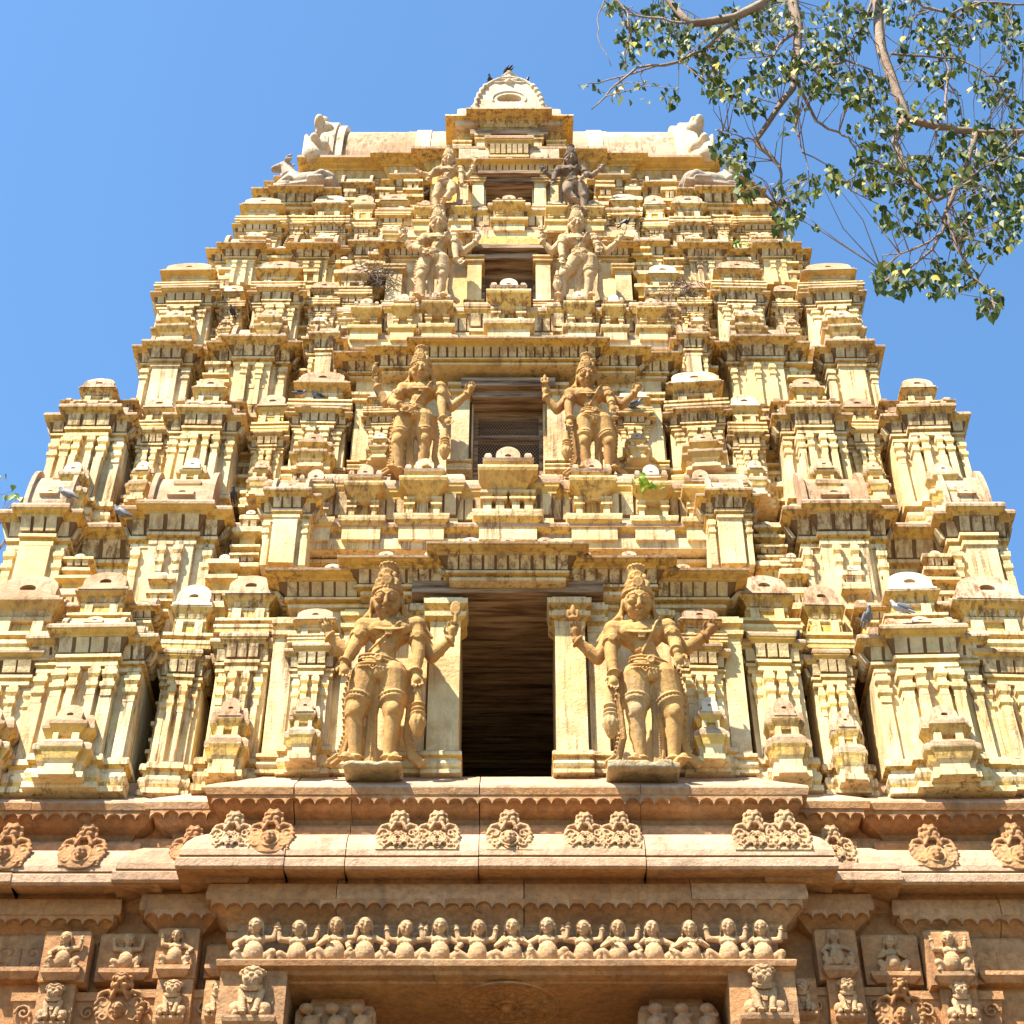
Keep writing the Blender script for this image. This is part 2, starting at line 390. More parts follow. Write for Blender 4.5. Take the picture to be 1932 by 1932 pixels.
def niche(mb, x, w, yf, z0, h, kind=0):
    """squat two-storeyed pedestal shrine standing against the wall foot"""
    hw = w/2; y = yf-.22*w-.03
    for (ww, dy) in ((hw, .05), (hw*.66, 0.0)):
        mb.rings(x-ww*.78, x+ww*.78, y+dy, yf+.1, [(.06*w, z0, C_), (.06*w, z0+.07*h, C_), (0, z0+.09*h, Y_), (.0, z0+.18*h, C_), (.05*w, z0+.22*h, C_), (.09*w, z0+.30*h, Y_), (.13*w, z0+.34*h, Y_), (.14*w, z0+.355*h, C_), (.14*w, z0+.41*h, T_), (.03*w, z0+.48*h, T_)])
    for sg in (-1, 1): mb.box(x+sg*.19*w-.065*w, x+sg*.19*w+.065*w, y+.04*w, yf+.02, z0+.45*h, z0+.60*h, C_)
    mb.box(x-.28*w, x+.28*w, y+.16*w, yf+.02, z0+.45*h, z0+.62*h, Y_)
    for (ww, dy, dz) in ((hw*.92, .05, -.03), (hw*.60, 0, 0)):
        mb.rings(x-ww*.8, x+ww*.8, y+dy+.03, yf+.1, [(0, z0+(.58+dz)*h, C_), (.02*w, z0+(.61+dz)*h, Y_), (.09*w, z0+(.67+dz)*h, Y_), (.11*w, z0+(.69+dz)*h, Y_), (.11*w, z0+(.735+dz)*h, T_), (.0, z0+(.78+dz)*h, T_)])
    for sg in (-1, 1): mb.rings(x+sg*.34*w-.09*w, x+sg*.34*w+.09*w, y+.06, yf+.1, [(.01, z0+.72*h, T_), (.0, z0+.82*h, T_), (-.04*w, z0+.88*h, T_)])
    horseshoe(mb, x, .27*w, y-.04*w, yf+.1, z0+.72*h, z0+h, W_ if random.random() < .2 else T_)

def shrine(mb, x, hw, yf, depth, z0, zc, zr, kind='shala', lean=0.10, side=0.3, nich=True, taper=0.0):
    """one storeyed miniature shrine (aedicule) standing on the storey wall"""
    turn, tip = random.gauss(0, .02), random.gauss(0, .008)
    def tf(p, old=mb.tf):
        q = (x+(p[0]-x)*(1-taper*(p[2]-z0)), p[1]+lean*(p[2]-z0)+turn*(p[0]-x), p[2]+tip*(p[0]-x))
        return old(q) if old else q
    keep = mb.tf; mb.tf = tf
    H = zc-z0; yb = yf+depth; u = min(hw, .55)
    zb = z0+.16*H; zk = z0+.735*H
    big = hw > .38
    lv = [(hw, 0.0)]
    if big: lv.append((hw*.56, .09))
    else: lv.append((hw*.60, .04))
    for (w, f) in lv:
        mb.rings(x-w, x+w, yf-f+.05, yb, [(0, zb-.02, Y_ if f == 0 else C_), (0, zk+.02, C_)])
        basemould(mb, x-w, x+w, yf-f, yb, z0-.1, zb, .05*u+.03)
        entab(mb, x-w*.96, x+w*.96, yf-f, yb, zk, zc-(.0 if f else .035*H), .24*u+.03, side=side if f == 0 else None)
    pw = (.21 if big else .30)*hw*.98
    if big:
        for px in (-.86, -.47, -.19, .19, .47, .86):
            w_ = pw*(1.0 if abs(px) > .3 else .8)
            pilaster(mb, x+px*hw, w_, yf-(.0 if abs(px) > .6 else .13 if abs(px) < .3 else .10), zb, zk, cap=.34)
    else:
        for px in (-.68, -.25, .25, .68):
            if abs(px) < .3: pilaster(mb, x+px*hw, pw*.85, yf-.07, zb, zk, cap=.38)
            else: pilaster(mb, x+px*hw, pw*.85, yf-.0, zb, zk, cap=.38)
    if nich and random.random() > .12: niche(mb, x, (.98 if big else 1.5)*hw, yf-.13, z0-.06, (.46 if big else .52)*H, 0 if big else 1)
    # low dormers on the cornice ends
    if big:
        for sg in (-1, 1): nasi(mb, x+sg*hw*.8, yf-.15*u, zc-.01*H, .13*hw, .2*hw, tilt=R(30))
    if kind == 'flat':
        nasi(mb, x, yf-.15*u, zc+.01*H, .2*hw, .2*hw, tilt=R(30))
    else:
        f = .10
        if big:
            barrel(mb, x, hw*.55, yf-.12-.10*u, yf+.30, zc-.03, zc+(zr-zc)*.22, T_)
            for sg in (-1, 1): mb.rings(x+sg*hw*.78-.10*hw, x+sg*hw*.78+.10*hw, yf-.10*u, yf+.3, [(.02, zc-.02, T_), (.03, zc+.06, T_), (-.02, zc+.10, T_)])
            roof2(mb, x, hw*.98, yf+.10, yb+.3, zc+(zr-zc)*.08, zr, kind)
        else:
            nasi(mb, x, yf-.12*u, zc+.0, .30*hw, .2*hw, T_, tilt=R(25))
            roof2(mb, x, hw*1.0, yf+.06, yb+.15, zc+.01, zr, 'kuta')
    mb.tf = keep

# ------------------------------------------------------------------ sculpted bodies (union of soft volumes, voxel meshed)
class Org:
    def __init__(s): s.v = []; s.f = []; s.xf = Matrix.Identity(4)
    def _add(s, vs, fs):
        b = len(s.v); s.v += [tuple(s.xf @ Vector(p)) for p in vs]; s.f += [tuple(b+k for k in f) for f in fs]
    def ell(s, c, r, rot=None, n=12, m=8):
        M = rot if rot else Matrix.Identity(3); c = Vector(c)
        vs = []; fs = []
        vs.append(c + M @ Vector((0, 0, -r[2])))
        for i in range(1, m):
            t = -math.pi/2+math.pi*i/m
            for k in range(n):
                a = 2*math.pi*k/n
                vs.append(c + M @ Vector((r[0]*math.cos(t)*math.cos(a), r[1]*math.cos(t)*math.sin(a), r[2]*math.sin(t))))
        vs.append(c + M @ Vector((0, 0, r[2])))
        for k in range(n): fs.append((0, 1+(k+1) % n, 1+k))
        for i in range(m-2):
            for k in range(n):
                a = 1+i*n+k; b = 1+i*n+(k+1) % n
                fs.append((a, b, b+n, a+n))
        T = len(vs)-1; o = 1+(m-2)*n
        for k in range(n): fs.append((o+k, o+(k+1) % n, T))
        s._add(vs, fs)
    def sph(s, c, r, n=10): s.ell(c, (r, r, r), None, n, 6)
    def cap(s, a, b, ra, rb, n=12, flat=1.0):
        a = Vector(a); b = Vector(b); d = b-a; L = d.length
        if L < 1e-6: s.sph(a, ra); return
        q = d.to_track_quat('Z', 'Y').to_matrix()
        st = []
        for t in (-90, -60, -30, 0): st.append((ra*math.cos(R(t)), ra*math.sin(R(t))))
        for t in (0, 30, 60, 90): st.append((rb*math.cos(R(t)), L+rb*math.sin(R(t))))
        vs = [a + q @ Vector((0, 0, st[0][1]))]; fs = []
        for (r, z) in st[1:-1]:
            for k in range(n):
                an = 2*math.pi*k/n
                vs.append(a + q @ Vector((r*math.cos(an), r*math.sin(an)*flat, z)))
        vs.append(a + q @ Vector((0, 0, st[-1][1])))
        m = len(st)-2
        for k in range(n): fs.append((0, 1+(k+1) % n, 1+k))
        for i in range(m-1):
            for k in range(n):
                x = 1+i*n+k; y = 1+i*n+(k+1) % n
                fs.append((x, y, y+n, x+n))
        T = len(vs)-1; o = 1+(m-1)*n
        for k in range(n): fs.append((o+k, o+(k+1) % n, T))
        s._add(vs, fs)
    def tube(s, pts, r0, r1=None, n=8):
        r1 = r1 if r1 is not None else r0; m = len(pts)-1
        for i in range(m):
            s.cap(pts[i], pts[i+1], r0+(r1-r0)*i/m, r0+(r1-r0)*(i+1)/m, n)
    def ring(s, c, ax, Rx, r, Ry=None, beads=0, n=18, a0=0, a1=360):
        Ry = Ry if Ry else Rx; c = Vector(c); q = Vector(ax).to_track_quat('Z', 'Y').to_matrix()
        P = [c + q @ Vector((Rx*math.cos(R(a0+(a1-a0)*i/n)), Ry*math.sin(R(a0+(a1-a0)*i/n)), 0)) for i in range(n+1)]
        if beads:
            for p in P: s.sph(p, r, 6)
        else: s.tube(P, r, r, 6)
    def bx(s, x0, x1, y0, y1, z0, z1):
        vs = [(x, y, z) for z in (z0, z1) for y in (y0, y1) for x in (x0, x1)]
        s._add(vs, [(0, 2, 3, 1), (4, 5, 7, 6), (0, 1, 5, 4), (2, 6, 7, 3), (0, 4, 6, 2), (1, 3, 7, 5)])
    def mesh(s, name, voxel, smooth=2):
        me = bpy.data.meshes.new(name+'_raw'); me.from_pydata([tuple(v) for v in s.v], [], s.f); me.update()
        o = bpy.data.objects.new(name+'_raw', me); COL.objects.link(o)
        m = o.modifiers.new('r', 'REMESH'); m.mode = 'VOXEL'; m.voxel_size = voxel; m.use_smooth_shade = True
        if smooth:
            k = o.modifiers.new('s', 'SMOOTH'); k.iterations = smooth; k.factor = 0.5
        dg = bpy.context.evaluated_depsgraph_get(); dg.update()
        out = bpy.data.meshes.new_from_object(o.evaluated_get(dg))
        out.name = name
        bpy.data.objects.remove(o); bpy.data.meshes.remove(me)
        out.polygons.foreach_set('use_smooth', [True]*len(out.polygons))
        return out

def hand(o, w, d, s, up=True, curl=0.5, side=1):
    """palm with four fingers and a thumb; w wrist, d direction of the fingers, s size"""
    w = Vector(w); d = Vector(d).normalized()
    f = Vector((0, -1, 0)); sx = d.cross(f)
    if sx.length < .1: sx = Vector((1, 0, 0))
    sx.normalize()
    nrm = sx.cross(d).normalized()
    if nrm.y > 0: nrm = -nrm
    pc = w+d*s*.5
    o.cap(w, w+d*s*.75, s*.24, s*.36, 10)
    o.cap(w+d*s*.55-sx*s*.22, w+d*s*.55+sx*s*.22, s*.2, s*.2, 8)
    for i, (k, L) in enumerate(((-.33, .62), (-.11, .75), (.11, .72), (.33, .55))):
        a = w+d*s*.75+sx*k*s
        b = a+d*s*L*.5+sx*k*s*.12+nrm*s*.06
        c = b+d*s*L*.5*(1-curl)+nrm*s*L*curl*.55
        o.cap(a, b, s*.115, s*.10, 7); o.cap(b, c, s*.10, s*.075, 7)
    t0 = w+d*s*.25+sx*side*s*.3; t1 = t0+d*s*.3+sx*side*s*.28+nrm*s*.12; t2 = t1+d*s*.28+nrm*s*.12
    o.cap(t0, t1, s*.14, s*.11, 7); o.cap(t1, t2, s*.11, s*.085, 7)

def face(o, c, s, nod=0.0, turn=0.0, mane=False):
    """head of size s (half height) looking to -y from centre c"""
    keep = o.xf.copy()
    o.xf = keep @ Matrix.Translation(Vector(c)) @ Matrix.Rotation(turn, 4, 'Z') @ Matrix.Rotation(nod, 4, 'X') @ Matrix.Scale(s, 4)
    o.ell((0, .05, .08), (.74, .80, .92), None, 18, 12)
    o.ell((0, -.12, -.42), (.56, .62, .52), None, 16, 10)          # jaw
    o.ell((0, -.60, -.80), (.20, .18, .15))                        # chin
    for sg in (-1, 1):
        o.ell((sg*.36, -.50, -.30), (.26, .22, .26))                # cheek
        o.ell((sg*.32, -.66, .07), (.24, .17, .135))                # eyeball under lid
        o.tube([(sg*.08, -.74, .10), (sg*.22, -.80, .22), (sg*.40, -.74, .22), (sg*.60, -.56, .10)], .055, .045, 6)
        o.tube([(sg*.10, -.74, .04), (sg*.26, -.79, -.04), (sg*.44, -.70, -.03), (sg*.60, -.56, .05)], .05, .04, 6)
        o.tube([(sg*.07, -.80, .30), (sg*.26, -.82, .42), (sg*.48, -.68, .38), (sg*.62, -.5, .28)], .06, .04, 6)   # brow
        o.ell((sg*.80, .05, -.02), (.12, .22, .34))                 # ear
        o.ell((sg*.84, .05, -.42), (.09, .14, .30))
        o.ring((sg*.86, .0, -.78), (1, 0, 0), .15, .07)
        o.ell((sg*.12, -.84, -.26), (.10, .10, .08))
    o.cap((0, -.76, .22), (0, -.98, -.20), .085, .13, 8)           # nose
    o.ell((0, -.92, -.23), (.10, .10, .09))
    o.ell((0, -.82, -.45), (.23, .13, .06)); o.ell((0, -.80, -.58), (.18, .13, .07))
    o.xf = keep

def crownmesh(tall=1.0):
    o = Org()
    H = .155*tall
    for (z, r) in ((0, .070), (.02, .066), (.045, .060), (.07, .052), (.095, .045), (.12, .040)):
        o.ell((0, 0, z*tall), (r, r, .022), None, 16, 8)
    o.cap((0, 0, 0), (0, 0, .10*tall), .060, .038, 16)
    o.ring((0, 0, .0), (0, 0, 1), .070, .008, beads=1, n=26)
    o.ring((0, 0, .016), (0, 0, 1), .070, .006, n=20)
    o.ring((0, 0, .05), (0, 0, 1), .060, .006, beads=1, n=22)
    o.ell((0, -.062, .035), (.026, .014, .030)); o.ring((0, -.070, .035), (0, 1, 0), .022, .006)
    o.ell((0, -.048, .078), (.018, .012, .022)); o.ring((0, -.056, .078), (0, 1, 0), .016, .005)
    for sg in (-1, 1):
        o.ell((sg*.045, -.045, .03), (.014, .012, .024)); o.ell((sg*.035, -.038, .07), (.012, .010, .02))
    o.ell((0, 0, .13*tall), (.030, .030, .016), None, 14, 6)
    o.ring((0, 0, .135*tall), (0, 0, 1), .036, .011, beads=1, n=12)
    return o.mesh('crown', .0045, 1)

def guardian(sp, band=True):
    """standing four-armed figure, height 1 with crown, facing -y; sp holds joints as (x, z) or (x, y, z)"""
    def J(k, y=0.0):
        t = sp[k]; return Vector(t) if len(t) == 3 else Vector((t[0], y, t[1]))
    o = Org()
    pel = J('pelvis'); chest = J('chest'); waist = (pel*0.42+chest*0.58)
    o.ell(pel, (.098, .068, .060), None, 16, 10)
    o.cap(pel+Vector((0, 0, .01)), waist, .070, .053, 14)
    o.ell(waist+Vector((0, -.022, -.005)), (.054, .048, .052))
    o.cap(waist, chest, .053, .076, 14)
    o.ell(chest, (.108, .062, .062), None, 16, 10)
    for sg in (-1, 1): o.ell(chest+Vector((sg*.050, -.040, .004)), (.050, .030, .036))
    o.sph(waist+Vector((0, -.070, -.012)), .006)
    sl_, sr_ = J('shL'), J('shR')
    hd = J('head'); nk = Vector(((sl_.x+sr_.x)/2, 0, max(sl_.z, sr_.z)+.008))
    o.cap(nk+Vector((0, 0, -.02)), hd+Vector((0, .015, -.04)), .036, .034)
    o.cap(sl_, nk, .040, .036); o.cap(sr_, nk, .040, .036)
    o.cap(sl_, chest, .046, .06); o.cap(sr_, chest, .046, .06)
    face(o, hd, .090, nod=sp.get('nod', .35), turn=sp.get('turn', 0))
    # legs
    for sd in 'LR':
        hp, kn, an = J('hip'+sd), J('kn'+sd, -.02), J('an'+sd)
        o.cap(hp, kn, .078, .048, 16)
        o.ell(hp+Vector((0, .02, -.02)), (.075, .07, .07))
        o.cap(kn, an+Vector((0, 0, .01)), .043, .026, 14)
        o.ell(kn*.68+an*.32+Vector((0, .016, 0)), (.042, .040, .07))
        o.ell(kn+Vector((0, -.036, .006)), (.030, .020, .036))
        dx = .035 if sd == 'R' else -.035
        ft = an+Vector((dx, -.085, -.012)); ft.z = an.z-.015
        o.cap(an+Vector((0, .012, -.008)), ft, .026, .022, 10)
        for t in range(5):
            b = ft+Vector(((t-2)*.0125, .006, -.006)); o.cap(b, b+Vector((dx*.1, -.026+.003*abs(t-1), -.003)), .0085, .007, 6)
        o.ring(an+Vector((0, 0, .022)), (an-kn), .031, .007)
        if band:
            d = (kn-hp).normalized()
            for t, rr in ((.60, .0062), (.70, .0062)):
                p = hp+(kn-hp)*t; rad = .078+(.048-.078)*t+.004; o.ring(p, d, rad, rr, n=20)
            p = hp+(kn-hp)*.65; o.ring(p, d, .060+.003, .0035, beads=1, n=22)
            p = hp+(kn-hp)*.745; o.ring(p, d, .0575, .0060, beads=1, n=26)
    # girdle and loin cloth
    for dz, rr, q in ((.038, .0065, 1.0), (.020, .0055, 1.03), (-.006, .0065, 1.07)):
        o.ring(pel+Vector((0, 0, dz)), (0.10*sp.get('tilt', 1), -.18, 1), .100*q, rr, .074*q, n=26)
    o.ring(pel+Vector((0, -.004, -.022)), (0.10*sp.get('tilt', 1), -.22, 1), .112, .0062, .083, beads=1, n=42)
    o.ell(pel+Vector((.0, -.080, .004)), (.022, .012, .020)); o.ring(pel+Vector((0, -.091, .004)), (0, 1, 0), .015, .004)
    o.ell(pel+Vector((.01, -.058, -.050)), (.040, .028, .040))
    # necklaces
    cc = chest+Vector((0, -.028, .028))
    o.ring(cc, (0, -.75, .8), .074, .0065, .068, n=22); o.ring(cc+Vector((0, -.002, .010)), (0, -.75, .8), .060, .006, .055, n=22)
    o.ring(cc+Vector((0, -.005, -.006)), (0, -.75, .8), .082, .0055, .074, beads=1, n=44)
    for i in range(4): o.cap(chest+Vector((-.022+.003*i, -.082, -.022-.009*i)), chest+Vector((.022-.003*i, -.082, -.022-.009*i)), .0045, .0045, 6)
    # sacred thread / sash over the breast
    a = sr_+Vector((-.045, -.040, .018)); b = pel+Vector((-.045, -.068, .050))
    if sp.get('sash', 1) < 0: a = sr_+Vector((-.04, -.045, .03)); b = waist+Vector((-.015, -.068, -.045))
    mid = (a+b)/2+Vector((.004, 0, 0)); mid.y = -.074
    o.tube([a, a*.5+mid*.5+Vector((0, -.016, 0)), mid, b*.5+mid*.5+Vector((0, .000, 0)), b], .0065, .0065)
    # arms
    for nm, y in (('A', -.035), ('B', -.035), ('C', .02), ('D', .02)):
        sh, el, wr, ha = J('sh'+('L' if nm in 'AC' else 'R')), J('el'+nm, y), J('wr'+nm, y-.02), J('ha'+nm, y-.035)
        if nm in 'CD': sh = sh+Vector((0, .025, -.01))
        o.sph(sh, .046); o.cap(sh, el, .041, .031, 12); o.cap(el, wr, .032, .021, 12); o.ell(el*.6+wr*.4, (.030, .028, .034))
        o.ring(wr*.93+el*.07, (wr-el), .027, .0075); 
        if nm in 'AB' :
            p = sh*.45+el*.55; dd = (el-sh)
            o.ring(p, dd, .041, .0065, beads=1, n=18); o.ring(p+dd.normalized()*-.014, dd, .042, .006)
            q = p+Vector((0, -.036, .006)); o.ell(q, (.020, .010, .022)); o.ring(q+Vector((0, -.008, 0)), (0, 1, 0), .014, .004, beads=1, n=9)
        hand(o, wr, ha-wr, .062, curl=sp.get('curl'+nm, .35), side=(1 if nm in 'AC' else -1))
    # hair locks behind the ears down on the shoulders
    for sg, sh in ((-1, sl_), (1, sr_)):
        for k in range(3):
            o.tube([hd+Vector((sg*.062, .03+.008*k, .02-.01*k)), hd+Vector((sg*(.085+.006*k), .035, -.05)), sh+Vector((sg*(-.02+.018*k), .03, .045)), sh+Vector((sg*(.03+.02*k), .03, -.01-.014*k))], .017, .009, 8)
    # hanging centre drape and side scarves down to the plinth
    mx = (J('knL').x+J('knR').x)/2+sp.get('drape', .0)
    for k in (-1, 0, 1):
        o.tube([pel+Vector((.01+.01*k, -.03, -.08)), (mx+.012*k, .0, .26), (mx+.016*k, .01, .10), (mx+.018*k, .0, .01)], .013, .016, 8)
    for i in range(22): o.sph((mx+.003, -.022, .28-.0122*i), .0052, 6)
    for sg, hp in ((-1, J('hipL')), (1, J('hipR'))):
        P = [hp+Vector((sg*.075, .0, .03)), hp+Vector((sg*.098, .01, -.10)), Vector((hp.x+sg*.085, .02, .18)), Vector((hp.x+sg*.11, .02, .08)), Vector((hp.x+sg*.155, .02, .045))]
        for dxx in (0, .014): o.tube([p+Vector((-sg*dxx, .008, -dxx*.6)) for p in P], .0125, .015, 8)
        for i in range(4):
            for t in range(5):
                p = P[i]*(1-t/5)+P[i+1]*(t/5); o.sph(p+Vector((sg*.012, -.004, 0)), .0065, 6)
    if sp.get('club'):
        x, zt, zb = sp['club']
    return o

def clubmesh(L):
    o = Org()
    o.cap((0, 0, L), (0, 0, 0.08), .014, .026, 12)
    o.ell((0, 0, .06), (.036, .036, .055), None, 14, 10)
    for z in (.10, .12, .145): o.ring((0, 0, z), (0, 0, 1), .031-(z-.1)*.1, .006)
    for k in range(10):
        a = 2*math.pi*k/10; o.tube([(.026*math.cos(a), .026*math.sin(a), .10), (.037*math.cos(a), .037*math.sin(a), .06), (.020*math.cos(a), .020*math.sin(a), .015)], .005, .005, 6)
    o.ell((0, 0, .01), (.020, .020, .018))
    return o.mesh('club', .005, 1)
def emblemmesh(k):
    o = Org()
    if k == 0:       # flame-like axe blade
        o.cap((0, 0, -.02), (0, 0, .05), .010, .008); o.ell((0, 0, .05), (.028, .010, .040)); o.ring((0, -.004, .05), (0, 1, 0), .018, .006, .03)
    elif k == 1:     # bud between two petals
        o.ell((0, 0, .035), (.013, .013, .036)); o.ell((-.022, 0, .022), (.009, .010, .026)); o.ell((.022, 0, .022), (.009, .010, .026)); o.ell((0, 0, .0), (.024, .014, .012))
    elif k == 2:     # little animal held on the finger tips
        o.ell((0, 0, .03), (.016, .016, .022)); o.ell((.008, -.006, .056), (.012, .012, .012)); o.cap((.014, 0, .062), (.022, 0, .076), .004, .003); o.cap((-.01, 0, .02), (-.012, 0, .0), .006, .005); o.cap((.01, 0, .02), (.012, 0, .0), .006, .005)
    else:            # oval mirror disc
        o.ell((0, 0, .04), (.022, .009, .030)); o.ring((0, -.004, .04), (0, 1, 0), .019, .006, .027); o.cap((0, 0, -.01), (0, 0, .02), .008, .008)
    return o.mesh('emblem', .004, 1)
CROWN = crownmesh(); CLUB = {}; EMB = [emblemmesh(k) for k in range(4)]

A0 = dict(head=(-.008, -.025, .808), shL=(-.115, .695), shR=(.135, .700), chest=(.012, 0, .660), pelvis=(-.030, 0, .485),
          hipL=(-.085, .440), hipR=(.030, .440), knL=(-.130, .250), knR=(.045, .255), anL=(-.118, .030), anR=(.030, .030),
          elA=(-.150, .570), wrA=(-.188, .480), haA=(-.180, .40), elB=(.150, .545), wrB=(.142, .430), haB=(.155, .36),
          elC=(-.180, .580), wrC=(-.232, .655), haC=(-.255, .73), elD=(.195, .560), wrD=(.248, .632), haD=(.258, .71), drape=-.01, curlC=.6)
def mirror(d):
    out = {}
    for k, v in d.items():
        if isinstance(v, tuple): v = (-v[0],)+tuple(v[1:])
        sw = {'L': 'R', 'R': 'L'}; sw2 = {'A': 'B', 'B': 'A', 'C': 'D', 'D': 'C'}
        if k[:2] in ('sh', 'kn', 'an') or k[:3] == 'hip': k = k[:-1]+sw[k[-1]]
        elif k[:2] in ('el', 'wr', 'ha') and len(k) == 3: k = k[:-1]+sw2[k[-1]]
        elif k[:4] == 'curl': k = k[:-1]+sw2[k[-1]]
        elif k in ('drape', 'turn', 'tilt'): v = -v
        out[k] = v
    return out
B0 = mirror(A0)
B0.update(head=(-.012, -.025, .808), shL=(-.135, .690), shR=(.125, .700), chest=(-.006, 0, .655), sash=-1,
          elA=(-.150, .545), wrA=(-.142, .430), haA=(-.150, .36), elB=(.155, .600), wrB=(.150, -.10, .520), haB=(.165, -.10, .44),
          elC=(-.195, .560), wrC=(-.258, .640), haC=(-.262, .72), elD=(.190, .605), wrD=(.255, .660), haD=(.292, .72))
A2 = dict(A0); A2.update(elA=(-.185, .555), wrA=(-.120, -.10, .475), haA=(-.055, -.11, .43), elC=(-.215, .60), wrC=(-.245, .72), haC=(-.255, .80),
          wrD=(.270, .655), haD=(.30, .73), wrB=(.165, .40), haB=(.215, .36), sash=-1, head=(.0, -.025, .81))
B2 = dict(B0); B2.update(elD=(.215, .61), wrD=(.275, .70), haD=(.315, .78), elC=(-.215, .57), wrC=(-.262, .67), haC=(-.255, .75))
A3 = dict(A2); A3.update(haD=(.30, .76), pelvis=(-.02, 0, .485))
B3 = dict(B2); B3.update(knL=(-.150, .255), anL=(-.15, .03), knR=(.085, .255), anR=(.05, .03), elD=(.22, .57), wrD=(.28, .66), haD=(.32, .73))
A4 = dict(A2); A4.update(pelvis=(-.03, 0, .485), knL=(-.13, .26), anL=(-.115, .03), knR=(.05, -.07, .30), anR=(-.055, -.07, .13), elC=(-.20, .63), wrC=(-.27, .65), haC=(-.33, .68),
          elA=(-.19, .60), wrA=(-.21, .52), haA=(-.24, .46), elD=(.19, .60), wrD=(.225, .69), haD=(.24, .77))
B4 = mirror(A4); B4.update(elC=(-.20, .61), wrC=(-.25, .67), haC=(-.28, .74), elA=(-.19, .56), wrA=(-.2, .46), haA=(-.22, .39), elD=(.21, .62), wrD=(.27, .70), haD=(.31, .77),
          elB=(.17, .58), wrB=(.13, -.09, .50), haB=(.09, -.1, .44))
def place_guardian(sp, x, y, z, h, mat, label, club=None, emb=((-1, 1, 2), (1, 0, 0)), lean=0.09, band=True, rz=0, rock=None, group='guardian figures flanking the openings'):
    sp = dict(sp)
    for q in ('elC', 'wrC', 'haC', 'elD', 'wrD', 'haD'): sp[q] = (sp[q][0]*(1.08 if q[:2] == 'el' else 1.20),)+tuple(sp[q][1:])
    me = guardian(sp, band).mesh('guardian_body', .0037 if h > 2.2 else .0046, 1)
    root = empty('guardian_statue', (x, y, z)); root.scale = (h*.86, h*.92, h*.93); root.rotation_euler = (lean, 0, rz)
    tag(root, label, 'statue', group)
    obj('body', me, root, mat)
    hd = Vector(sp['head'])
    c = obj('crown', CROWN.copy(), root, mat); c.location = hd+Vector((0, .004, .052)); c.rotation_euler = (.12, 0, 0)
    if club:
        xx, L, z0 = club
        c = obj('club', clubmesh(L), root, mat); c.location = (xx, -.055, z0)
    for (sd, k, e) in emb:
        ha = sp['haC' if sd < 0 else 'haD']
        c = obj('emblem', EMB[k].copy(), root, mat); c.location = (ha[0]*1.03, -.03, ha[1]+.015)
    if rock:
        o = Org()
        random.seed(int(x*100) % 97)
        w = rock[0]; e = rock[1]
        for i in range(7):
            cx = -w+2*w*i/6+random.uniform(-.012, .012); hh = e*random.uniform(.75, 1.25); dd = random.uniform(.055, .085)
            o.bx(cx-w*.24, cx+w*.24, -dd, .08, -hh, e*random.uniform(.5, .7))
        for i in range(8): o.ell((random.uniform(-w, w), -.06, random.uniform(-e, 0)), (.03, .022, .016))
        c = obj('rock_footing', o.mesh('rock_footing', .009, 2), root, ROCK); c.location = (-.03, -.05, -.030); c.scale = (1, 1, .75)
    return root

# ------------------------------------------------------------------ the tower
tower = empty('temple_tower', (0, 0, 0))
tag(tower, 'pale yellow stepped temple gateway tower on a carved red sandstone base', 'temple tower')

# ---- red stone gateway base
base = None
mb = MB(.003)
XO = 6.6; YB = 10.4
ZL = 10.97
def courses(x0, x1, y, dz, seams, scal=True, k=1.0):
    """upper ledge, scalloped cornice, rolled cornice; y = front plane"""
    xs = [x0]+[s for s in seams if x0 < s < x1]+[x1]
    for i in range(len(xs)-1):
        a, b = xs[i]+(.004 if i else 0), xs[i+1]-(.004 if i < len(xs)-2 else 0)
        oy = random.uniform(-.007, .007)
        E = dict(e0=1 if i == 0 else 0, e1=1 if i == len(xs)-2 else 0)
        mb.rings(a, b, y+.0+oy, YB,
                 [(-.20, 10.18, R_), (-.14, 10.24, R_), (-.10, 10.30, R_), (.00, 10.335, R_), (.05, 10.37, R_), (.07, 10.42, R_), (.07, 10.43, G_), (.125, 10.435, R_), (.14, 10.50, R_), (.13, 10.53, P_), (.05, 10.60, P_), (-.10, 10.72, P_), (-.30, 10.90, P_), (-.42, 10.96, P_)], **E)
        ox = random.uniform(-.006, .006)
        # rolled cornice (kapota) with upper fillet
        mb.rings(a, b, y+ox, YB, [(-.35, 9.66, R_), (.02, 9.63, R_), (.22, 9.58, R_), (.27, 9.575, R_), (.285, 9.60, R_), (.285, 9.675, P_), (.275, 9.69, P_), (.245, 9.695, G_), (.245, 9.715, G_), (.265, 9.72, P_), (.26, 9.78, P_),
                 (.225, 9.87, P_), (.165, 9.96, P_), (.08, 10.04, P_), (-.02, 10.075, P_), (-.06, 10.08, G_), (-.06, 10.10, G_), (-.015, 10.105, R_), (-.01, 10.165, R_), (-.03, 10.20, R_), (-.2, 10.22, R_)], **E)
    if scal: scallops(mb, x0-.07, x1+.07, y-.115, 10.45, 10.345)
def scallops(mb, x0, x1, y, zt, zb, w=.135, mat=R_):
    n = max(1, int(round((x1-x0)/w))); w = (x1-x0)/n
    for i in range(n):
        a = x0+i*w; zb0 = zb; zk = zb+random.uniform(-.004, .008)+(.03 if random.random() < .05 else 0); pts = [(a, zt), (a, zk)]
        for t in range(0, 9):
            an = math.pi*t/8
            pts.append((a+w*(.5-.47*math.cos(an)), zk+(zt-zk)*random.uniform(.5, .6)*math.sin(an)))
        pts += [(a+w, zk), (a+w, zt)]
        mb.poly(pts[::-1], y, y+.05, mat)
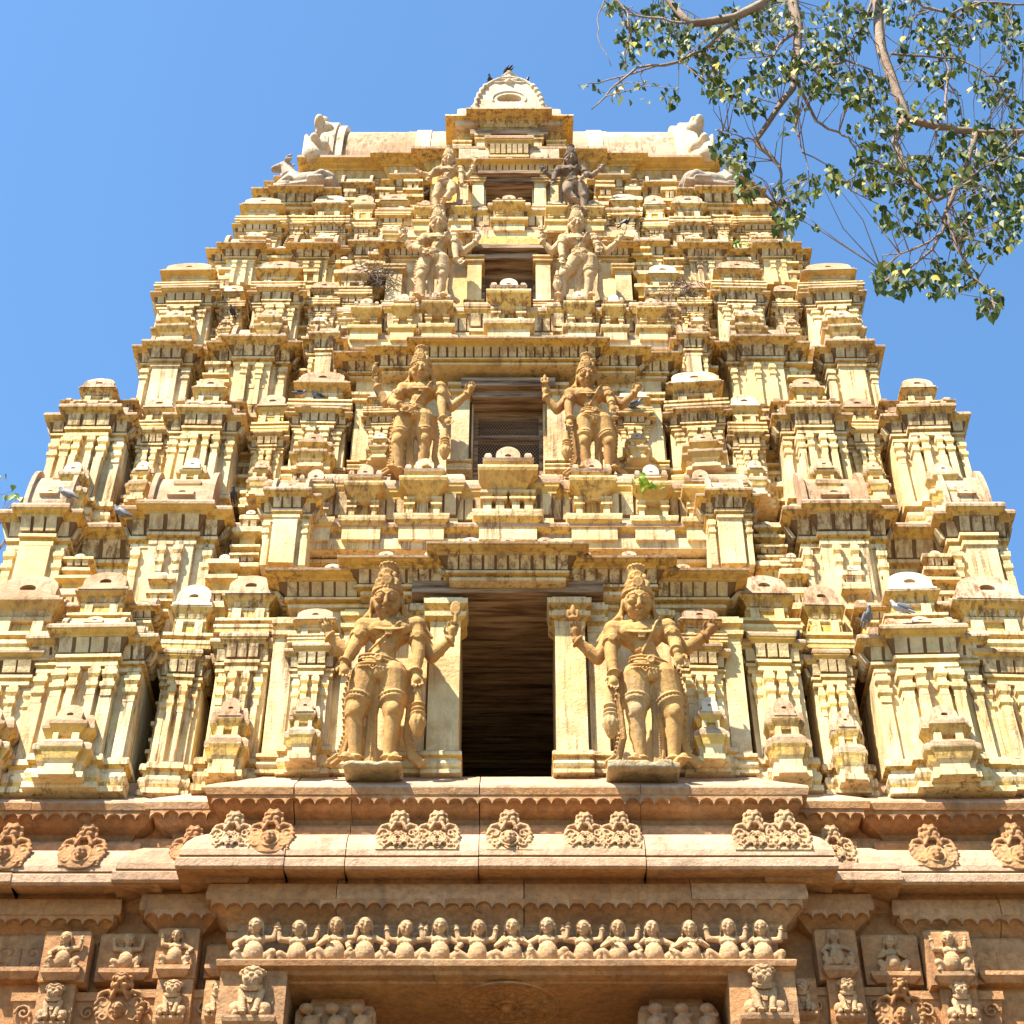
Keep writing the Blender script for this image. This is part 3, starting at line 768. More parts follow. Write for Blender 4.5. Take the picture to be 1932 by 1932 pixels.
def courses2(x0, x1, y, seams, deep=0.0):
    xs = [x0]+[s for s in seams if x0 < s < x1]+[x1]
    for i in range(len(xs)-1):
        a, b = xs[i]+(.004 if i else 0), xs[i+1]-(.004 if i < len(xs)-2 else 0)
        oy = random.uniform(-.006, .006)
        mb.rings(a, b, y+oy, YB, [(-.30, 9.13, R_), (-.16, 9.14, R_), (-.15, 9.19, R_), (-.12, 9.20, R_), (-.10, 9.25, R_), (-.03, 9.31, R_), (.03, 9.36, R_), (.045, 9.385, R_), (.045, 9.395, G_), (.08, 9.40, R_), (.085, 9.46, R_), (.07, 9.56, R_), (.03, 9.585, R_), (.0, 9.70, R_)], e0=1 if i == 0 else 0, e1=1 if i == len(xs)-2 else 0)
    scallops(mb, x0-.03, x1+.03, y-.075, 9.41, 9.315)
seamsC = [-1.83, -1.28, -.32, .55, 1.05, 2.0]
XC, XB, XR = 2.62, 3.22, 3.36
courses(-XC, XC, 0.0, 0, [-1.95, -1.42, -.25, 1.22])
courses(-XB, -XC+.05, .24, 0, []); courses(XC-.05, XB, .24, 0, [])
mb.rings(-XR-.4, XR+.4, .50, YB, [(0, 9.0, R_), (0, 10.2, R_), (.06, 10.35, R_), (.10, 10.45, R_), (.08, 10.55, P_), (-.3, 10.9, P_)])
for sg in (-1, 1):
    a, b = (XR, XO) if sg > 0 else (-XO, -XR)
    courses(a, b, .27, 0, [-4.4, -5.5, 4.9])
mb.rings(-XR-.4, XR+.4, .42, YB, [(0, 9.5, R_), (.15, 9.66, R_), (.18, 9.72, P_), (.12, 9.9, P_), (0, 10.1, P_), (0, 10.3, R_)])
courses2(-2.56, 2.56, .02, [-1.5, .15, 1.62])
courses2(-3.17, -2.60, .20, []); courses2(2.60, 3.17, .20, [])
courses2(-XO, -3.52, .30, [-3.95, -5.0]); courses2(3.52, XO, .30, [4.4])
mb.rings(-3.6, 3.6, .42, YB, [(0, 9.13, R_), (.03, 9.3, R_), (.03, 9.45, R_), (0, 9.7, R_)])
# inner core of the terrace and the walls beneath
mb.box(-XO+.2, XO-.2, .45, YB-.1, 9.4, 10.93, P_)
mb.box(-XO+.1, -1.92, .42, YB, 6.9, 9.2, R_); mb.box(1.92, XO-.1, .42, YB, 6.9, 9.2, R_)
mb.box(-XO+.1, -1.7, .5, YB, -.2, 6.9, R_); mb.box(1.7, XO-.1, .5, YB, -.2, 6.9, R_)
# long lintel shelf carrying the row of dwarfs
for (a, b) in ((-2.36, -.62), (-.612, .93), (.938, 2.36)):
    mb.rings(a, b, -.10, YB, [(-.02, 8.655, R_), (.0, 8.66, R_), (.02, 8.685, R_), (.09, 8.70, R_), (.10, 8.745, CARVE and R_), (.09, 8.76, R_)])
mb.box(-2.36, 2.36, .12, YB, 8.70, 9.22, R_)
mb.rings(-2.40, 2.40, .14, YB, [(0, 9.08, R_), (.05, 9.10, R_), (.05, 9.16, R_), (.0, 9.17, R_)])
base = mb.build('gateway_base', tower)
# underside beam (ceiling of the passage) with lotus
mb = MB(.002)
mb.rings(-1.95, 1.95, .0, 4.5, [(0, 8.50+.13, R_), (0, 8.66, R_)])
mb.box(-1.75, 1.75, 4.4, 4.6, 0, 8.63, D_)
pc = mb.build('passage_ceiling', tower)
# lotus medallion on the soffit
o = Org()
def soff(r, rr, beads=0, n=40):
    o.ring((0, 0, 0), (0, 0, 1), r, rr, beads=beads, n=n)
soff(.45, .014); soff(.40, .010, 1, 60); soff(.30, .012); soff(.10, .02)
for k in range(24):
    a = 2*math.pi*k/24
    for r0 in (.355,):
        o.ell((r0*math.cos(a), r0*math.sin(a), 0), (.038, .030, .016), Matrix.Rotation(a, 3, 'Z'))
for k in range(14):
    a = 2*math.pi*k/14
    o.ell((.20*math.cos(a), .20*math.sin(a), 0), (.075, .032, .02), Matrix.Rotation(a, 3, 'Z'))
o.sph((0, 0, 0), .06)
lo = obj('lotus_medallion', o.mesh('lotus_medallion', .008, 1), pc, RED); lo.location = (0, .42, 8.628)
# relief figures on the jamb brackets inside
for sg in (-1, 1):
    mb = MB(.004)
    mb.rings(sg*1.46-.34, sg*1.46+.34, .17, 2.0, [(0, 7.2, R_), (.0, 8.45, R_), (-.03, 8.52, R_), (-.10, 8.56, R_), (-.12, 8.64, R_)])
    mb.box(sg*1.80-.25, sg*1.80+.25, .62, 3.0, 0, 8.63, R_)
    mb.box(sg*1.36-.22, sg*1.36+.22, .8, 3.0, 0, 7.3, R_)
    br = mb.build('inner_bracket', tower)
    o = Org()
    for k, px in enumerate((-.19, .0, .19)):
        o.cap((px, 0, .2), (px+.02, -.02, .42), .06, .075); o.sph((px+.02*sg, -.03, .56), .06)
        o.cap((px, 0, .2), (px-.04, -.02, -.1), .05, .03); o.cap((px, 0, .2), (px+.05, -.02, -.1), .05, .03)
        o.cap((px, 0, .42), (px-.09, -.03, .30), .03, .025); o.cap((px, 0, .42), (px+.09, -.03, .5), .03, .02)
    c = obj('carved_dancers', o.mesh('carved_dancers', .012, 1), br, RED); c.location = (sg*1.46, .15, 7.98); c.scale = (1.15, 1, .85)

# ------------------------------------------------------------------ carved stone figures of the base
def dwarfmesh(v):
    o = Org()
    la = [(1, 1), (0, 1), (1, 1), (0, 0), (2, 1), (1, 0), (1, 1), (2, 2), (0, 1)][v % 9]
    t = random.uniform(-.04, .04)
    o.ell((t, -.10, .26), (.185, .17, .22), None, 16, 10)
    o.cap((0, -.02, .20), (t, -.02, .52), .15, .13)
    o.ell((t, -.05, .52), (.175, .11, .12))
    for sg in (-1, 1): o.ell((t+sg*.075, -.13, .50), (.07, .05, .055))
    o.cap((t, -.02, .58), (t, -.06, .68), .07, .07)
    face(o, (t*1.5, -.09, .80), .168, nod=.25, turn=random.uniform(-.35, .35))
    o.ell((t*1.5, -.05, .88), (.145, .14, .105)); o.ring((t*1.5, -.08, .87), (0, -.3, 1), .118, .015, .12)
    o.ring((t, -.06, .56), (0, -.6, .8), .10, .016, .09); o.ell((t, -.16, .50), (.04, .02, .035))
    o.ring((t, -.08, .34), (.5, -.4, .8), .17, .012, .16)
    for i, sg in enumerate((-1, 1)):
        kz = random.uniform(.20, .28); kx = sg*random.uniform(.29, .34)
        o.cap((sg*.10, -.02, .12), (kx, -.14, kz), .10, .088); o.cap((kx, -.14, kz), (kx*.86, -.13, .06), .078, .05)
        o.cap((kx*.86, -.12, .045), (kx*1.12, -.20, .035), .045, .036)
        sh = Vector((t+sg*.17, -.03, .57)); o.sph(sh, .075)
        m = la[i]
        if m == 1:   el, wr = Vector((sg*.33, -.08, .56)), Vector((sg*.37, -.10, .76))
        elif m == 0: el, wr = Vector((sg*.36, -.05, .46)), Vector((sg*.30, -.16, .33))
        else:        el, wr = Vector((sg*.30, -.08, .42)), Vector((sg*.14, -.24, .44))
        o.cap(sh, el, .066, .055); o.cap(el, wr, .055, .042); hand(o, wr, (wr-el), .085, side=-sg)
        o.ring(wr, (wr-el), .05, .012)
    return o.mesh('dwarf_figure', .013, 1)
DW = []
for v in range(9):
    random.seed(40+v); DW.append(dwarfmesh(v))
dx = [480, 560, 633, 692, 765, 832, 898, 968, 1033, 1100, 1168, 1237, 1305, 1372, 1440]
order = [1, 2, 4, 3, 0, 5, 6, 7, 8, 2, 4, 3, 7, 6, 1]
looks = ['left elbow out and one hand raised', 'both hands raised beside the head', 'hand on knee, other raised', 'both hands on the knees',
         'both arms lifted, tilted belly', 'one arm raised, other on knee', 'both hands raised behind the head', 'hands folded over the belly', 'one arm raised high']
for i, xd in enumerate(dx):
    c = obj('dwarf_figure', DW[order[i]], base, CARVE)
    h = .47*random.uniform(.96, 1.04)
    c.location = (xat(xd, 1790, -.06), -.02, 8.752); c.scale = (h, h, h)

def lionmesh():
    o = Org()
    o.ell((0, .05, .30), (.20, .16, .30)); o.ell((0, -.02, .42), (.17, .13, .18))
    # haunches
    for sg in (-1, 1):
        o.ell((sg*.24, -.02, .17), (.12, .15, .14)); o.cap((sg*.24, -.05, .06), (sg*.22, -.17, .05), .06, .05)
        o.cap((sg*.15, -.06, .46), (sg*.13, -.12, .25), .085, .06); o.cap((sg*.13, -.12, .25), (sg*.09, -.16, .06), .06, .048)
        o.cap((sg*.09, -.15, .045), (sg*.10, -.25, .04), .055, .05)
        for k in (-1, 0, 1): o.sph((sg*.10+.035*k, -.285, .035), .026)
        o.ring((sg*.10, -.15, .12), (0, 0, 1), .056, .012)
    # head: broad muzzle, grin, bulging eyes, curled mane
    o.ell((0, -.10, .70), (.18, .15, .17), None, 16, 10)
    o.ell((0, -.22, .64), (.14, .08, .075)); o.ell((0, -.20, .555), (.13, .08, .045))
    o.ell((0, -.29, .70), (.05, .04, .04))
    for sg in (-1, 1):
        o.sph((sg*.085, -.22, .755), .046); o.ring((sg*.085, -.235, .755), (0, 1, 0), .048, .014)
        o.tube([(sg*.02, -.25, .80), (sg*.09, -.25, .835), (sg*.17, -.19, .80)], .02, .016)
        o.ell((sg*.07, -.28, .635), (.06, .035, .04)); o.ell((sg*.20, -.08, .80), (.04, .04, .05))
        for k in range(4): o.ell((sg*(.025+.05*k*.6), -.285+.012*k, .592), (.016, .014, .026))
    for k in range(-3, 4):
        a = k*.42; o.ell((.17*math.sin(a), -.10, .72+.17*math.cos(a)), (.05, .06, .045))
    for k in range(-2, 3):
        o.ell((.085*k, -.12, .865-.012*k*k), (.042, .06, .04))
    o.tube([(-.17, -.14, .55), (-.10, -.20, .50), (0, -.215, .485), (.10, -.20, .50), (.17, -.14, .55)], .026, .026)
    o.tube([(-.18, -.14, .53), (-.10, -.19, .46), (0, -.20, .445), (.10, -.19, .46), (.18, -.14, .53)], .018, .018)
    for k in range(3): o.tube([(-.06+.06*k, -.135, .42), (-.03+.03*k, -.15, .25)], .018, .012)
    return o.mesh('lion_figure', .012, 1)
LION = lionmesh()
def bracket_lion(xd, yfoot, Y, h, w, dpt, label=None, tall=None):
    z = zat(yfoot, Y-.1); x = xat(xd, yfoot-25, Y)
    mb = MB(.004)
    mb.rings(x-w/2, x+w/2, Y, .9, [(-.05, z-(tall or .5*h), R_), (-.02, z-.25*h, R_), (.0, z-.02, R_), (.0, z+h*1.02, R_)])
    mb.rings(x-w*.40, x+w*.40, Y-dpt*.55, .9, [(-.06, z-.15*h, R_), (-.01, z-.10*h, R_), (.0, z-.02, R_), (.0, z, R_)])
    o = mb.build('lion_bracket', base, label)
    c = obj('lion_figure', LION, o, CARVE); c.location = (x, Y-.02, z); c.scale = (h, h*.9, h)
bracket_lion(474, 1916, -.12, .50, .56, .22, 'large corner bracket with a grinning seated lion', .9)
bracket_lion(1441, 1912, -.12, .50, .56, .22, 'large corner bracket with a grinning seated lion', .9)
for (xd, yf, Y, h) in ((326, 1912, .20, .36), (415, 1908, .24, .33), (102, 1922, .22, .38), (1511, 1904, .24, .33), (1598, 1908, .20, .36), (1812, 1918, .22, .38)):
    bracket_lion(xd, yf, Y, h, h*.85, .12)
    # wing blocks of the bracket
    mb = MB(.004); z = zat(yf, Y); x = xat(xd, yf-25, Y)
    mb.rings(x-h*1.0, x+h*1.0, Y+.09, .9, [(-.12, z-.5, R_), (-.02, z+.1*h, R_), (.0, z+.5*h, R_), (.02, z+.52*h, R_), (.02, z+.72*h, R_), (-.02, z+.75*h, R_)])
    o = mb.build('bracket_block', base)
    oo = Org()
    for sg in (-1, 1):
        P = [(sg*(.72+.20*(1-t/14)*math.cos(t*.75)), 0, .24+.20*(1-t/14)*math.sin(t*.75)) for t in range(13)]
        oo.tube(P, .035, .025)
    c = obj('scroll', oo.mesh('scroll', .015, 1), o, RED); c.location = (x, Y+.08, z); c.scale = (h, h, h)

def medmesh(v):
    """lion mask above a ringed human face or rosette, with foliage scrolls"""
    o = Org()
    o.bx(-.46, .46, .0, .10, -.42, .12) if v else o.ell((0, .02, -.12), (.47, .075, .36)); o.bx(-.40, .40, .0, .10, -.40, .02)
    for sg in (-1, 1):
        o.sph((sg*.068, -.14, .42), .048); o.ell((sg*.07, -.14, .27), (.07, .06, .06)); o.tube([(sg*.01, -.15, .47), (sg*.08, -.16, .50), (sg*.15, -.10, .45)], .026, .02)
        o.ell((sg*.17, -.02, .36), (.05, .06, .09)); o.ell((sg*.12, -.06, .19), (.05, .05, .04))
        o.ell((sg*.05, -.06, .53), (.06, .07, .05)); o.ell((sg*.15, -.05, .48), (.05, .06, .06))
        o.cap((sg*.08, -.12, .20), (sg*.16, -.08, .06), .04, .03)
        for (cx, cz, r0, n, a0) in ((.30, .0, .13, 12, 0), (.28, -.26, .11, 11, 2)):
            P = [(sg*(cx+r0*(1-t/n*.8)*math.cos(a0+t*.62)), -.03, cz+r0*(1-t/n*.8)*math.sin(a0+t*.62)) for t in range(n)]
            o.tube(P, .024, .018)
        for t in range(12): o.ell((sg*random.uniform(.1, .43), -.01, random.uniform(-.38, .08)), (.035, .03, .02), Matrix.Rotation(random.uniform(0, 3), 3, 'Y'))
        for t in range(5):
            a = R(-60+35*t); o.ell((sg*(.33+.10*math.cos(a)), .0, -.02+.2*math.sin(a)), (.055, .04, .055))
        o.tube([(sg*.12, -.05, .12), (sg*.22, -.06, .22), (sg*.36, -.04, .20), (sg*.42, -.02, .10)], .045, .03)
    o.ell((0, -.03, .36), (.155, .11, .18)); o.cap((0, -.13, .44), (0, -.19, .33), .026, .045); o.ell((0, -.10, .20), (.09, .05, .03))
    if v in (0, 2):
        face(o, (0, -.04, -.16), .165, nod=.1)
        o.ring((0, -.05, -.16), (0, 1, 0), .185, .022, .20)
    else:
        for r in (.17, .115, .06): o.ring((0, -.06, -.16), (0, 1, 0), r, .02)
        for k in range(10):
            a = 2*math.pi*k/10; o.sph((.19*math.cos(a), -.04, -.16+.19*math.sin(a)), .035)
    return o.mesh('lion_mask_medallion', .013, 1)
MED = [medmesh(0), medmesh(1), medmesh(2)]
for (xd, yd, Y, v, s) in ((12, 1600, .27, 0, 1.05), (157, 1597, .27, 0, 1.0), (362, 1583, .24, 0, .88), (437, 1573, 0, 1, .9), (511, 1571, 0, 0, .98),
                       (752, 1573, 0, 1, .92), (826, 1573, 0, 1, .92), (961, 1576, 0, 2, .95), (1104, 1578, 0, 1, .86), (1171, 1578, 0, 1, .88),
                       (1426, 1577, 0, 1, .95), (1487, 1577, 0, 1, .95), (1572, 1587, .24, 1, .9), (1762, 1603, .27, 0, 1.0), (1920, 1601, .27, 0, 1.05)):
    c = obj('lion_mask_medallion', MED[v], base, CARVE)
    h = .43*s
    c.location = (xat(xd, yd, Y-.2), Y-.185, 9.975); c.rotation_euler = (-.40, 0, 0); c.scale = (h*1.08, h*1.2, h*1.28)

# relief panels of the lower wall
def panel(xd, yd, Y, w, h, fig, label=None):
    x = xat(xd, yd, Y); z = zat(yd, Y)
    mb = MB(.004)
    mb.rings(x-w/2, x+w/2, Y, .9, [(0, z-h/2, R_), (0, z+h/2, R_), (-.02, z+h/2+.03, R_)])
    mb.rings(x-w*.42, x+w*.42, Y-.08, .9, [(-.05, z-h/2, R_), (0, z-h/2+.05, R_), (0, z-h/2+.09, R_)])
    o = mb.build('relief_panel', base, label)
    if fig == 'floral':
        oo = Org()
        for sg in (-1, 1):
            for (cx, cz, r0) in ((.22, .12, .16), (.25, -.18, .12)):
                oo.tube([(sg*(cx+r0*(1-t/12)*math.cos(t*.6)), 0, cz+r0*(1-t/12)*math.sin(t*.6)) for t in range(12)], .028, .02)
            oo.ell((sg*.2, -.01, -.3), (.14, .05, .06))
        oo.ell((0, -.02, -.28), (.10, .06, .08)); oo.cap((0, 0, -.2), (0, 0, .2), .03, .03)
        c = obj('floral_relief', oo.mesh('floral_relief', .015, 1), o, RED); c.location = (x, Y, z); c.scale = (w, w, h)
    else:
        c = obj('seated_figure', DW[fig], o, RED if label else CARVE); c.location = (x, Y+.0, z-h/2+.09); c.scale = (h*.80, h*.80, h*.82)
for a in ((36, 1808, .34, .52, .42, 'floral'), (122, 1806, .18, .40, .46, 1), (240, 1808, .30, .52, .44, 0), (333, 1800, .20, .36, .46, 5), (410, 1815, .30, .22, .30, 'floral'),
          (1580, 1802, .20, .36, .46, 3), (1683, 1812, .32, .50, .46, 7), (1792, 1808, .16, .40, .50, 2), (1885, 1815, .34, .50, .42, 'floral')):
    panel(*a)
for (xd, yd) in ((226, 1895), (1698, 1905)):
    c = obj('face_bracket', MED[0], base, RED); c.location = (xat(xd, yd, .22), .22, zat(yd, .22)); c.scale = (.46, .7, .46)
for (xd, yd) in ((10, 1960), (160, 1965), (270, 1975), (370, 1980), (1555, 1980), (1650, 1975), (1760, 1975), (1900, 1965)):
    mb = MB(.01); x = xat(xd, yd, .3); z = zat(yd, .3)
    mb.rings(x-.16, x+.16, .30, .9, [(-.08, z-.2, R_), (0, z, R_), (.03, z+.03, R_), (.03, z+.10, R_), (-.05, z+.14, R_)])
    mb.build('corbel', base)
# scratched lettering on the ledge below the doorway
cu = bpy.data.curves.new('scratched_lettering', 'FONT'); cu.body = '2  KNNTE  IT'; cu.size = .20; cu.extrude = .003; cu.space_character = 1.1
t = bpy.data.objects.new('scratched_lettering', cu); COL.objects.link(t)
dg = bpy.context.evaluated_depsgraph_get(); tm = bpy.data.meshes.new_from_object(t.evaluated_get(dg)); bpy.data.objects.remove(t)
LET = stone('worn_scratch', [(0.40, 0.24, 0.13), (0.46, 0.29, 0.16), (0.52, 0.34, 0.2), (0.60, 0.42, 0.28)], 0.4, 3)
t = obj('scratched_lettering', tm, base, LET); t.location = (xat(905, 1475, -.02), .045, 10.655); t.rotation_euler = (R(42), 0, 0)

# ------------------------------------------------------------------ storeys
# spec: base y, main cornice y (view px at the sides), planes
OPEN = [(.72, zat(1108, .31)+.2), (.62, zat(738, 1.52)), (.48, zat(478, 2.32)), (.44, zat(337, 3.0))]
def core(mb, hw, yf, z0, z1, k):
    ow, oz = OPEN[k]
    mb.rings(-hw, -ow, yf, 10.4-yf, [(0, z0, Y_), (0, z1, Y_)]); mb.rings(ow, hw, yf, 10.4-yf, [(0, z0, Y_), (0, z1, Y_)])
    mb.rings(-ow, ow, yf, 10.4-yf, [(0, oz, Y_), (0, z1, Y_)])
ST = [dict(z0=10.9, z1=14.85, Y=1.00, hw=5.35), dict(z0=14.8, z1=18.75, Y=1.95, hw=4.55), dict(z0=18.7, z1=21.6, Y=2.75, hw=4.05), dict(z0=21.5, z1=24.0, Y=3.45, hw=3.60)]
storeys = []
for k, s in enumerate(ST):
    mb = MB(.005)
    core(mb, s['hw']-.15, s['Y']+.22, s['z0']-.3, s['z1']-.05, k)
    P = .30-.03*k; H = .62-.07*k
    entab(mb, -s['hw']+.15, s['hw']-.15, s['Y']+.22, 10.2-s['Y'], s['z1']-H-.1, s['z1']-.1, P*.8, nr=44-6*k, side=3.0)
    mb.rings(-s['hw']+.5, s['hw']-.5, s['Y']+.5, 10.0-s['Y'], [(.1, s['z1']-.2, C_), (0, s['z1']+.3, Y_)])
    storeys.append(mb.build('storey', tower))

def each(xd, y, Y):
    """mirrored pair of x positions about the tower axis for a view x of the left half"""
    x = (957-xd)*mpd(y, Y); return (-x, x)

# shrines: (x view, half width view, base y, cornice y, roof y, Y plane, depth, kind)
SH = {
 0: [(20, 78, 1482, 1232, 1098, .30, .9, 'kuta'), (175, 112, 1484, 1192, 1090, .22, .9, 'shala'), (346, 44, 1488, 1228, 1112, .42, .6, 'kuta'), (459, 56, 1478, 1196, 1098, .34, .7, 'shalas'),
     # upper bays of the main wall
     (545, 50, 1070, 938, 912, .78, .5, 'bay'), (84, 64, 1250, 968, 895, .92, .5, 'bay'), (336, 92, 1250, 966, 898, .90, .5, 'bay')],
 1: [(170, 78, 985, 776, 728, 1.22, .9, 'shala'), (287, 34, 960, 815, 770, 1.42, .7, 'kuta'), (384, 70, 968, 778, 728, 1.22, .9, 'shala'), (503, 34, 950, 822, 762, 1.42, .7, 'kuta'), (600, 58, 905, 780, 722, 1.45, .6, 'wide'),
     (612, 32, 745, 642, 622, 1.72, .5, 'bay'), (318, 56, 770, 660, 625, 1.88, .5, 'bay'), (482, 76, 775, 655, 622, 1.86, .5, 'bay')],
 2: [(346, 56, 668, 553, 520, 2.10, .8, 'shala'), (432, 24, 650, 590, 562, 2.25, .6, 'kuta'), (519, 48, 662, 552, 514, 2.10, .8, 'shala'), (605, 30, 650, 585, 555, 2.25, .6, 'kuta'), (662, 34, 640, 565, 520, 2.25, .6, 'kuta'),
     (455, 56, 545, 478, 452, 2.68, .5, 'bay'), (590, 62, 545, 480, 452, 2.66, .5, 'bay'), (690, 38, 560, 470, 450, 2.62, .5, 'bay')],
 3: [(487, 46, 496, 430, 396, 2.88, .8, 'shala'), (556, 24, 490, 432, 382, 2.98, .6, 'kuta'), (614, 38, 496, 432, 388, 2.88, .8, 'shala'), (678, 24, 490, 440, 384, 2.98, .6, 'kuta'), (738, 32, 478, 418, 388, 2.95, .6, 'kuta'),
     (556, 50, 420, 352, 330, 3.40, .5, 'bay'), (668, 44, 420, 362, 338, 3.36, .5, 'bay'), (765, 38, 420, 345, 330, 3.30, .5, 'bay')],
}
def bay(mb, x, hw, yf, depth, z0, zc, zr, side=.3):
    H = zc-z0; h = min(.62*H*.6, .55); zk = zc-h
    for (w, f) in ((hw, 0), (hw*.55, .08)):
        mb.rings(x-w*.92, x+w*.92, yf-f, yf+depth, [(0, z0, Y_), (0, zk+.02, C_)])
        entab(mb, x-w*.92, x+w*.92, yf-f, yf+depth, zk, zc-(0 if f else .03), .30*min(hw, .5)+.05, side=side if f == 0 else None)
    for px in ((-.82, -.42, -.2, .2, .42, .82) if hw > .36 else (-.80, -.30, .30, .80)):
        pilaster(mb, x+px*hw, (.15 if hw > .36 else .24)*hw, yf-(.13 if abs(px) < .3 else .04), z0, zk, cap=min(.5, .30/H+.12))
    for sg in (-1, 0, 1): nasi(mb, x+sg*hw*.66, yf-.16*hw-(.10 if sg == 0 else 0), zc+.0, .17*hw, .2*hw, T_, tilt=R(28))
    # stacked roof slabs above
    barrel(mb, x, hw*.7, yf+.0, yf+depth+.1, zc-.02, zr, T_, ends=True)
nshr = 0
for k in range(4):
    for (xd, hwd, yb_, yc_, yr_, Y, dp, kind) in SH[k]:
        for sgn, x in zip((-1, 1), each(xd, yc_, Y)):
            random.seed(1000+nshr); nshr += 1
            hw = hwd*mpd(yc_, Y)*random.uniform(.86, .91)
            z0 = zat(yb_, Y)
            lean = .08
            if kind == 'bay': lean = 0
            zc = z0+(zat(yc_, Y+lean*1.2)-z0); zr = zat(yr_, Y+.25)
            mb = MB(.009)
            corner = (xd in (20, 170, 346, 487) and not (xd == 346 and k == 0))
            if kind == 'bay':
                bay(mb, x, hw, Y, dp, z0, zc, zr); nm = 'wall_bay'
            elif kind == 'wide':
                shrine(mb, x, hw, Y, dp, z0, zc, zr, 'kuta', lean); nm = 'miniature_shrine'
            else:
                shrine(mb, x, hw, Y, dp, z0, zc, zr, 'shala' if kind[:5] == 'shala' else 'kuta', lean, side=.6 if corner else .35); nm = 'miniature_shrine'
            mb.build(nm, storeys[k])
# stacked mouldings in the recesses between the shrines
RC = {0: [(296, 1488, 1225, .62, 17), (403, 1488, 1210, .62, 13), (72, 1488, 1210, .60, 14), (512, 1470, 1180, .55, 10), (250, 1240, 1030, .95, 20), (115, 1190, 1070, .80, 22), (440, 1180, 990, .80, 24), (400, 1200, 1060, .72, 18), (290, 1170, 1090, .70, 16)],
      1: [(232, 975, 690, 1.75, 14), (332, 965, 720, 1.70, 14), (445, 955, 700, 1.65, 14), (548, 940, 690, 1.65, 16), (400, 740, 680, 1.80, 16)],
      2: [(395, 665, 500, 2.45, 12), (475, 660, 500, 2.5, 12), (560, 655, 500, 2.45, 12), (635, 600, 495, 2.4, 12), (520, 520, 488, 2.6, 14), (700, 560, 480, 2.4, 12)],
      3: [(520, 455, 368, 3.2, 10), (585, 455, 372, 3.15, 10), (645, 455, 372, 3.1, 10), (715, 450, 360, 3.1, 12), (770, 440, 350, 3.05, 12)]}
for k in range(4):
    for (xd, ya, yb_, Y, hwd) in RC[k]:
        for x in each(xd, ya, Y):
            random.seed(3000+nshr); nshr += 1
            mb = MB(.008); slabstack(mb, x, hwd*mpd(ya, Y)*1.25, Y, Y+.8, zat(ya, Y), zat(yb_, Y+.15)); mb.build('recess_moulding', storeys[k])
# flank shrines seen along the silhouettes
for k in range(4):
    s = ST[k]; spec = SH[k][0]
    z0 = zat(spec[2], spec[5]); zc = zat(spec[3], spec[5]+.1); zr = zat(spec[4], spec[5]+.25)
    xe = (957-spec[0]+spec[1]*.9)*mpd(spec[3], spec[5])
    sc = (1, .80, .62, .5)[k]
    for sgn in (-1, 1):
        yy = s['Y']+.9*sc
        n = 0
        while yy < 9.2-s['Y']+.9:
            random.seed(2000+nshr); nshr += 1
            mb = MB(.006)
            ang = -sgn*math.pi/2
            def tfm(p, yy=yy, sgn=sgn, xe=xe):
                # local shrine faces -y at origin -> faces outwards
                return (sgn*(xe-.12-p[1]), yy+sgn*p[0], p[2])
            mb.tf = tfm
            big = n % 2 == 0
            hw = (.50 if big else .26)*sc
            shrine(mb, 0, hw, 0.0 if big else .12, .8, z0, zc-(0 if big else .2*sc), zr-(0 if big else .2*sc), 'shala' if big else 'kuta', .08)
            mb.build('miniature_shrine', storeys[k])
            yy += (.9 if big else .95)*sc+.12; n += 1

# parapet rows (hara) in front of the centre openings, and centre bays
def small_kuta(mb, x, w, yf, z0, z1, wide=False):
    h = z1-z0; hw = w/2
    mb.rings(x-hw, x+hw, yf-.06, yf+.4, [(0, z0-.05, C_), (.0, z0+.12*h, C_), (.10*w, z0+.18*h, Y_), (.12*w, z0+.22*h, C_), (.12*w, z0+.245*h, C_), (.0, z0+.26*h, T_)])
    for px in ((-.30, .30) if not wide else (-.36, -.14, .14, .36)):
        mb.rings(x+px*w-.07*w, x+px*w+.07*w, yf-.02, yf+.3, [(0, z0+.25*h, C_), (0, z0+.40*h, C_), (.05*w, z0+.42*h, Y_), (.05*w, z0+.445*h, C_), (0, z0+.45*h, C_), (.05*w, z0+.49*h, Y_), (.05*w, z0+.52*h, C_)])
    mb.box(x-.35*w, x+.35*w, yf+.06, yf+.3, z0+.25*h, z0+.55*h, Y_)
    mb.rings(x-.30*w, x+.30*w, yf-.03, yf+.4, [(0, z0+.51*h, C_), (.02*w, z0+.54*h, Y_), (.12*w, z0+.60*h, Y_), (.22*w, z0+.66*h, Y_), (.24*w, z0+.69*h, Y_), (.24*w, z0+.715*h, C_), (.14*w, z0+.73*h, T_)])
    for px in (-.3, .3): mb.box(x+px*w-.08*w, x+px*w+.08*w, yf, yf+.3, z0+.72*h, z0+.82*h, C_)
    mb.box(x-.14*w, x+.14*w, yf+.02, yf+.3, z0+.72*h, z0+.82*h, D_)
    mb.rings(x-.36*w, x+.36*w, yf-.03, yf+.4, [(0, z0+.78*h, C_), (.08*w, z0+.83*h, Y_), (.10*w, z0+.86*h, T_), (-.04, z0+.88*h, T_)])
    for sg in (-1, 1): mb.rings(x+sg*.36*w-.07*w, x+sg*.36*w+.07*w, yf-.05, yf+.3, [(0, z0+.84*h, T_), (0, z0+.91*h, T_), (-.03*w, z0+.95*h, T_)])
    horseshoe(mb, x, .25*w, yf-.07, yf+.3, z0+.82*h, z0+1.06*h, T_ if random.random() < .8 else W_)
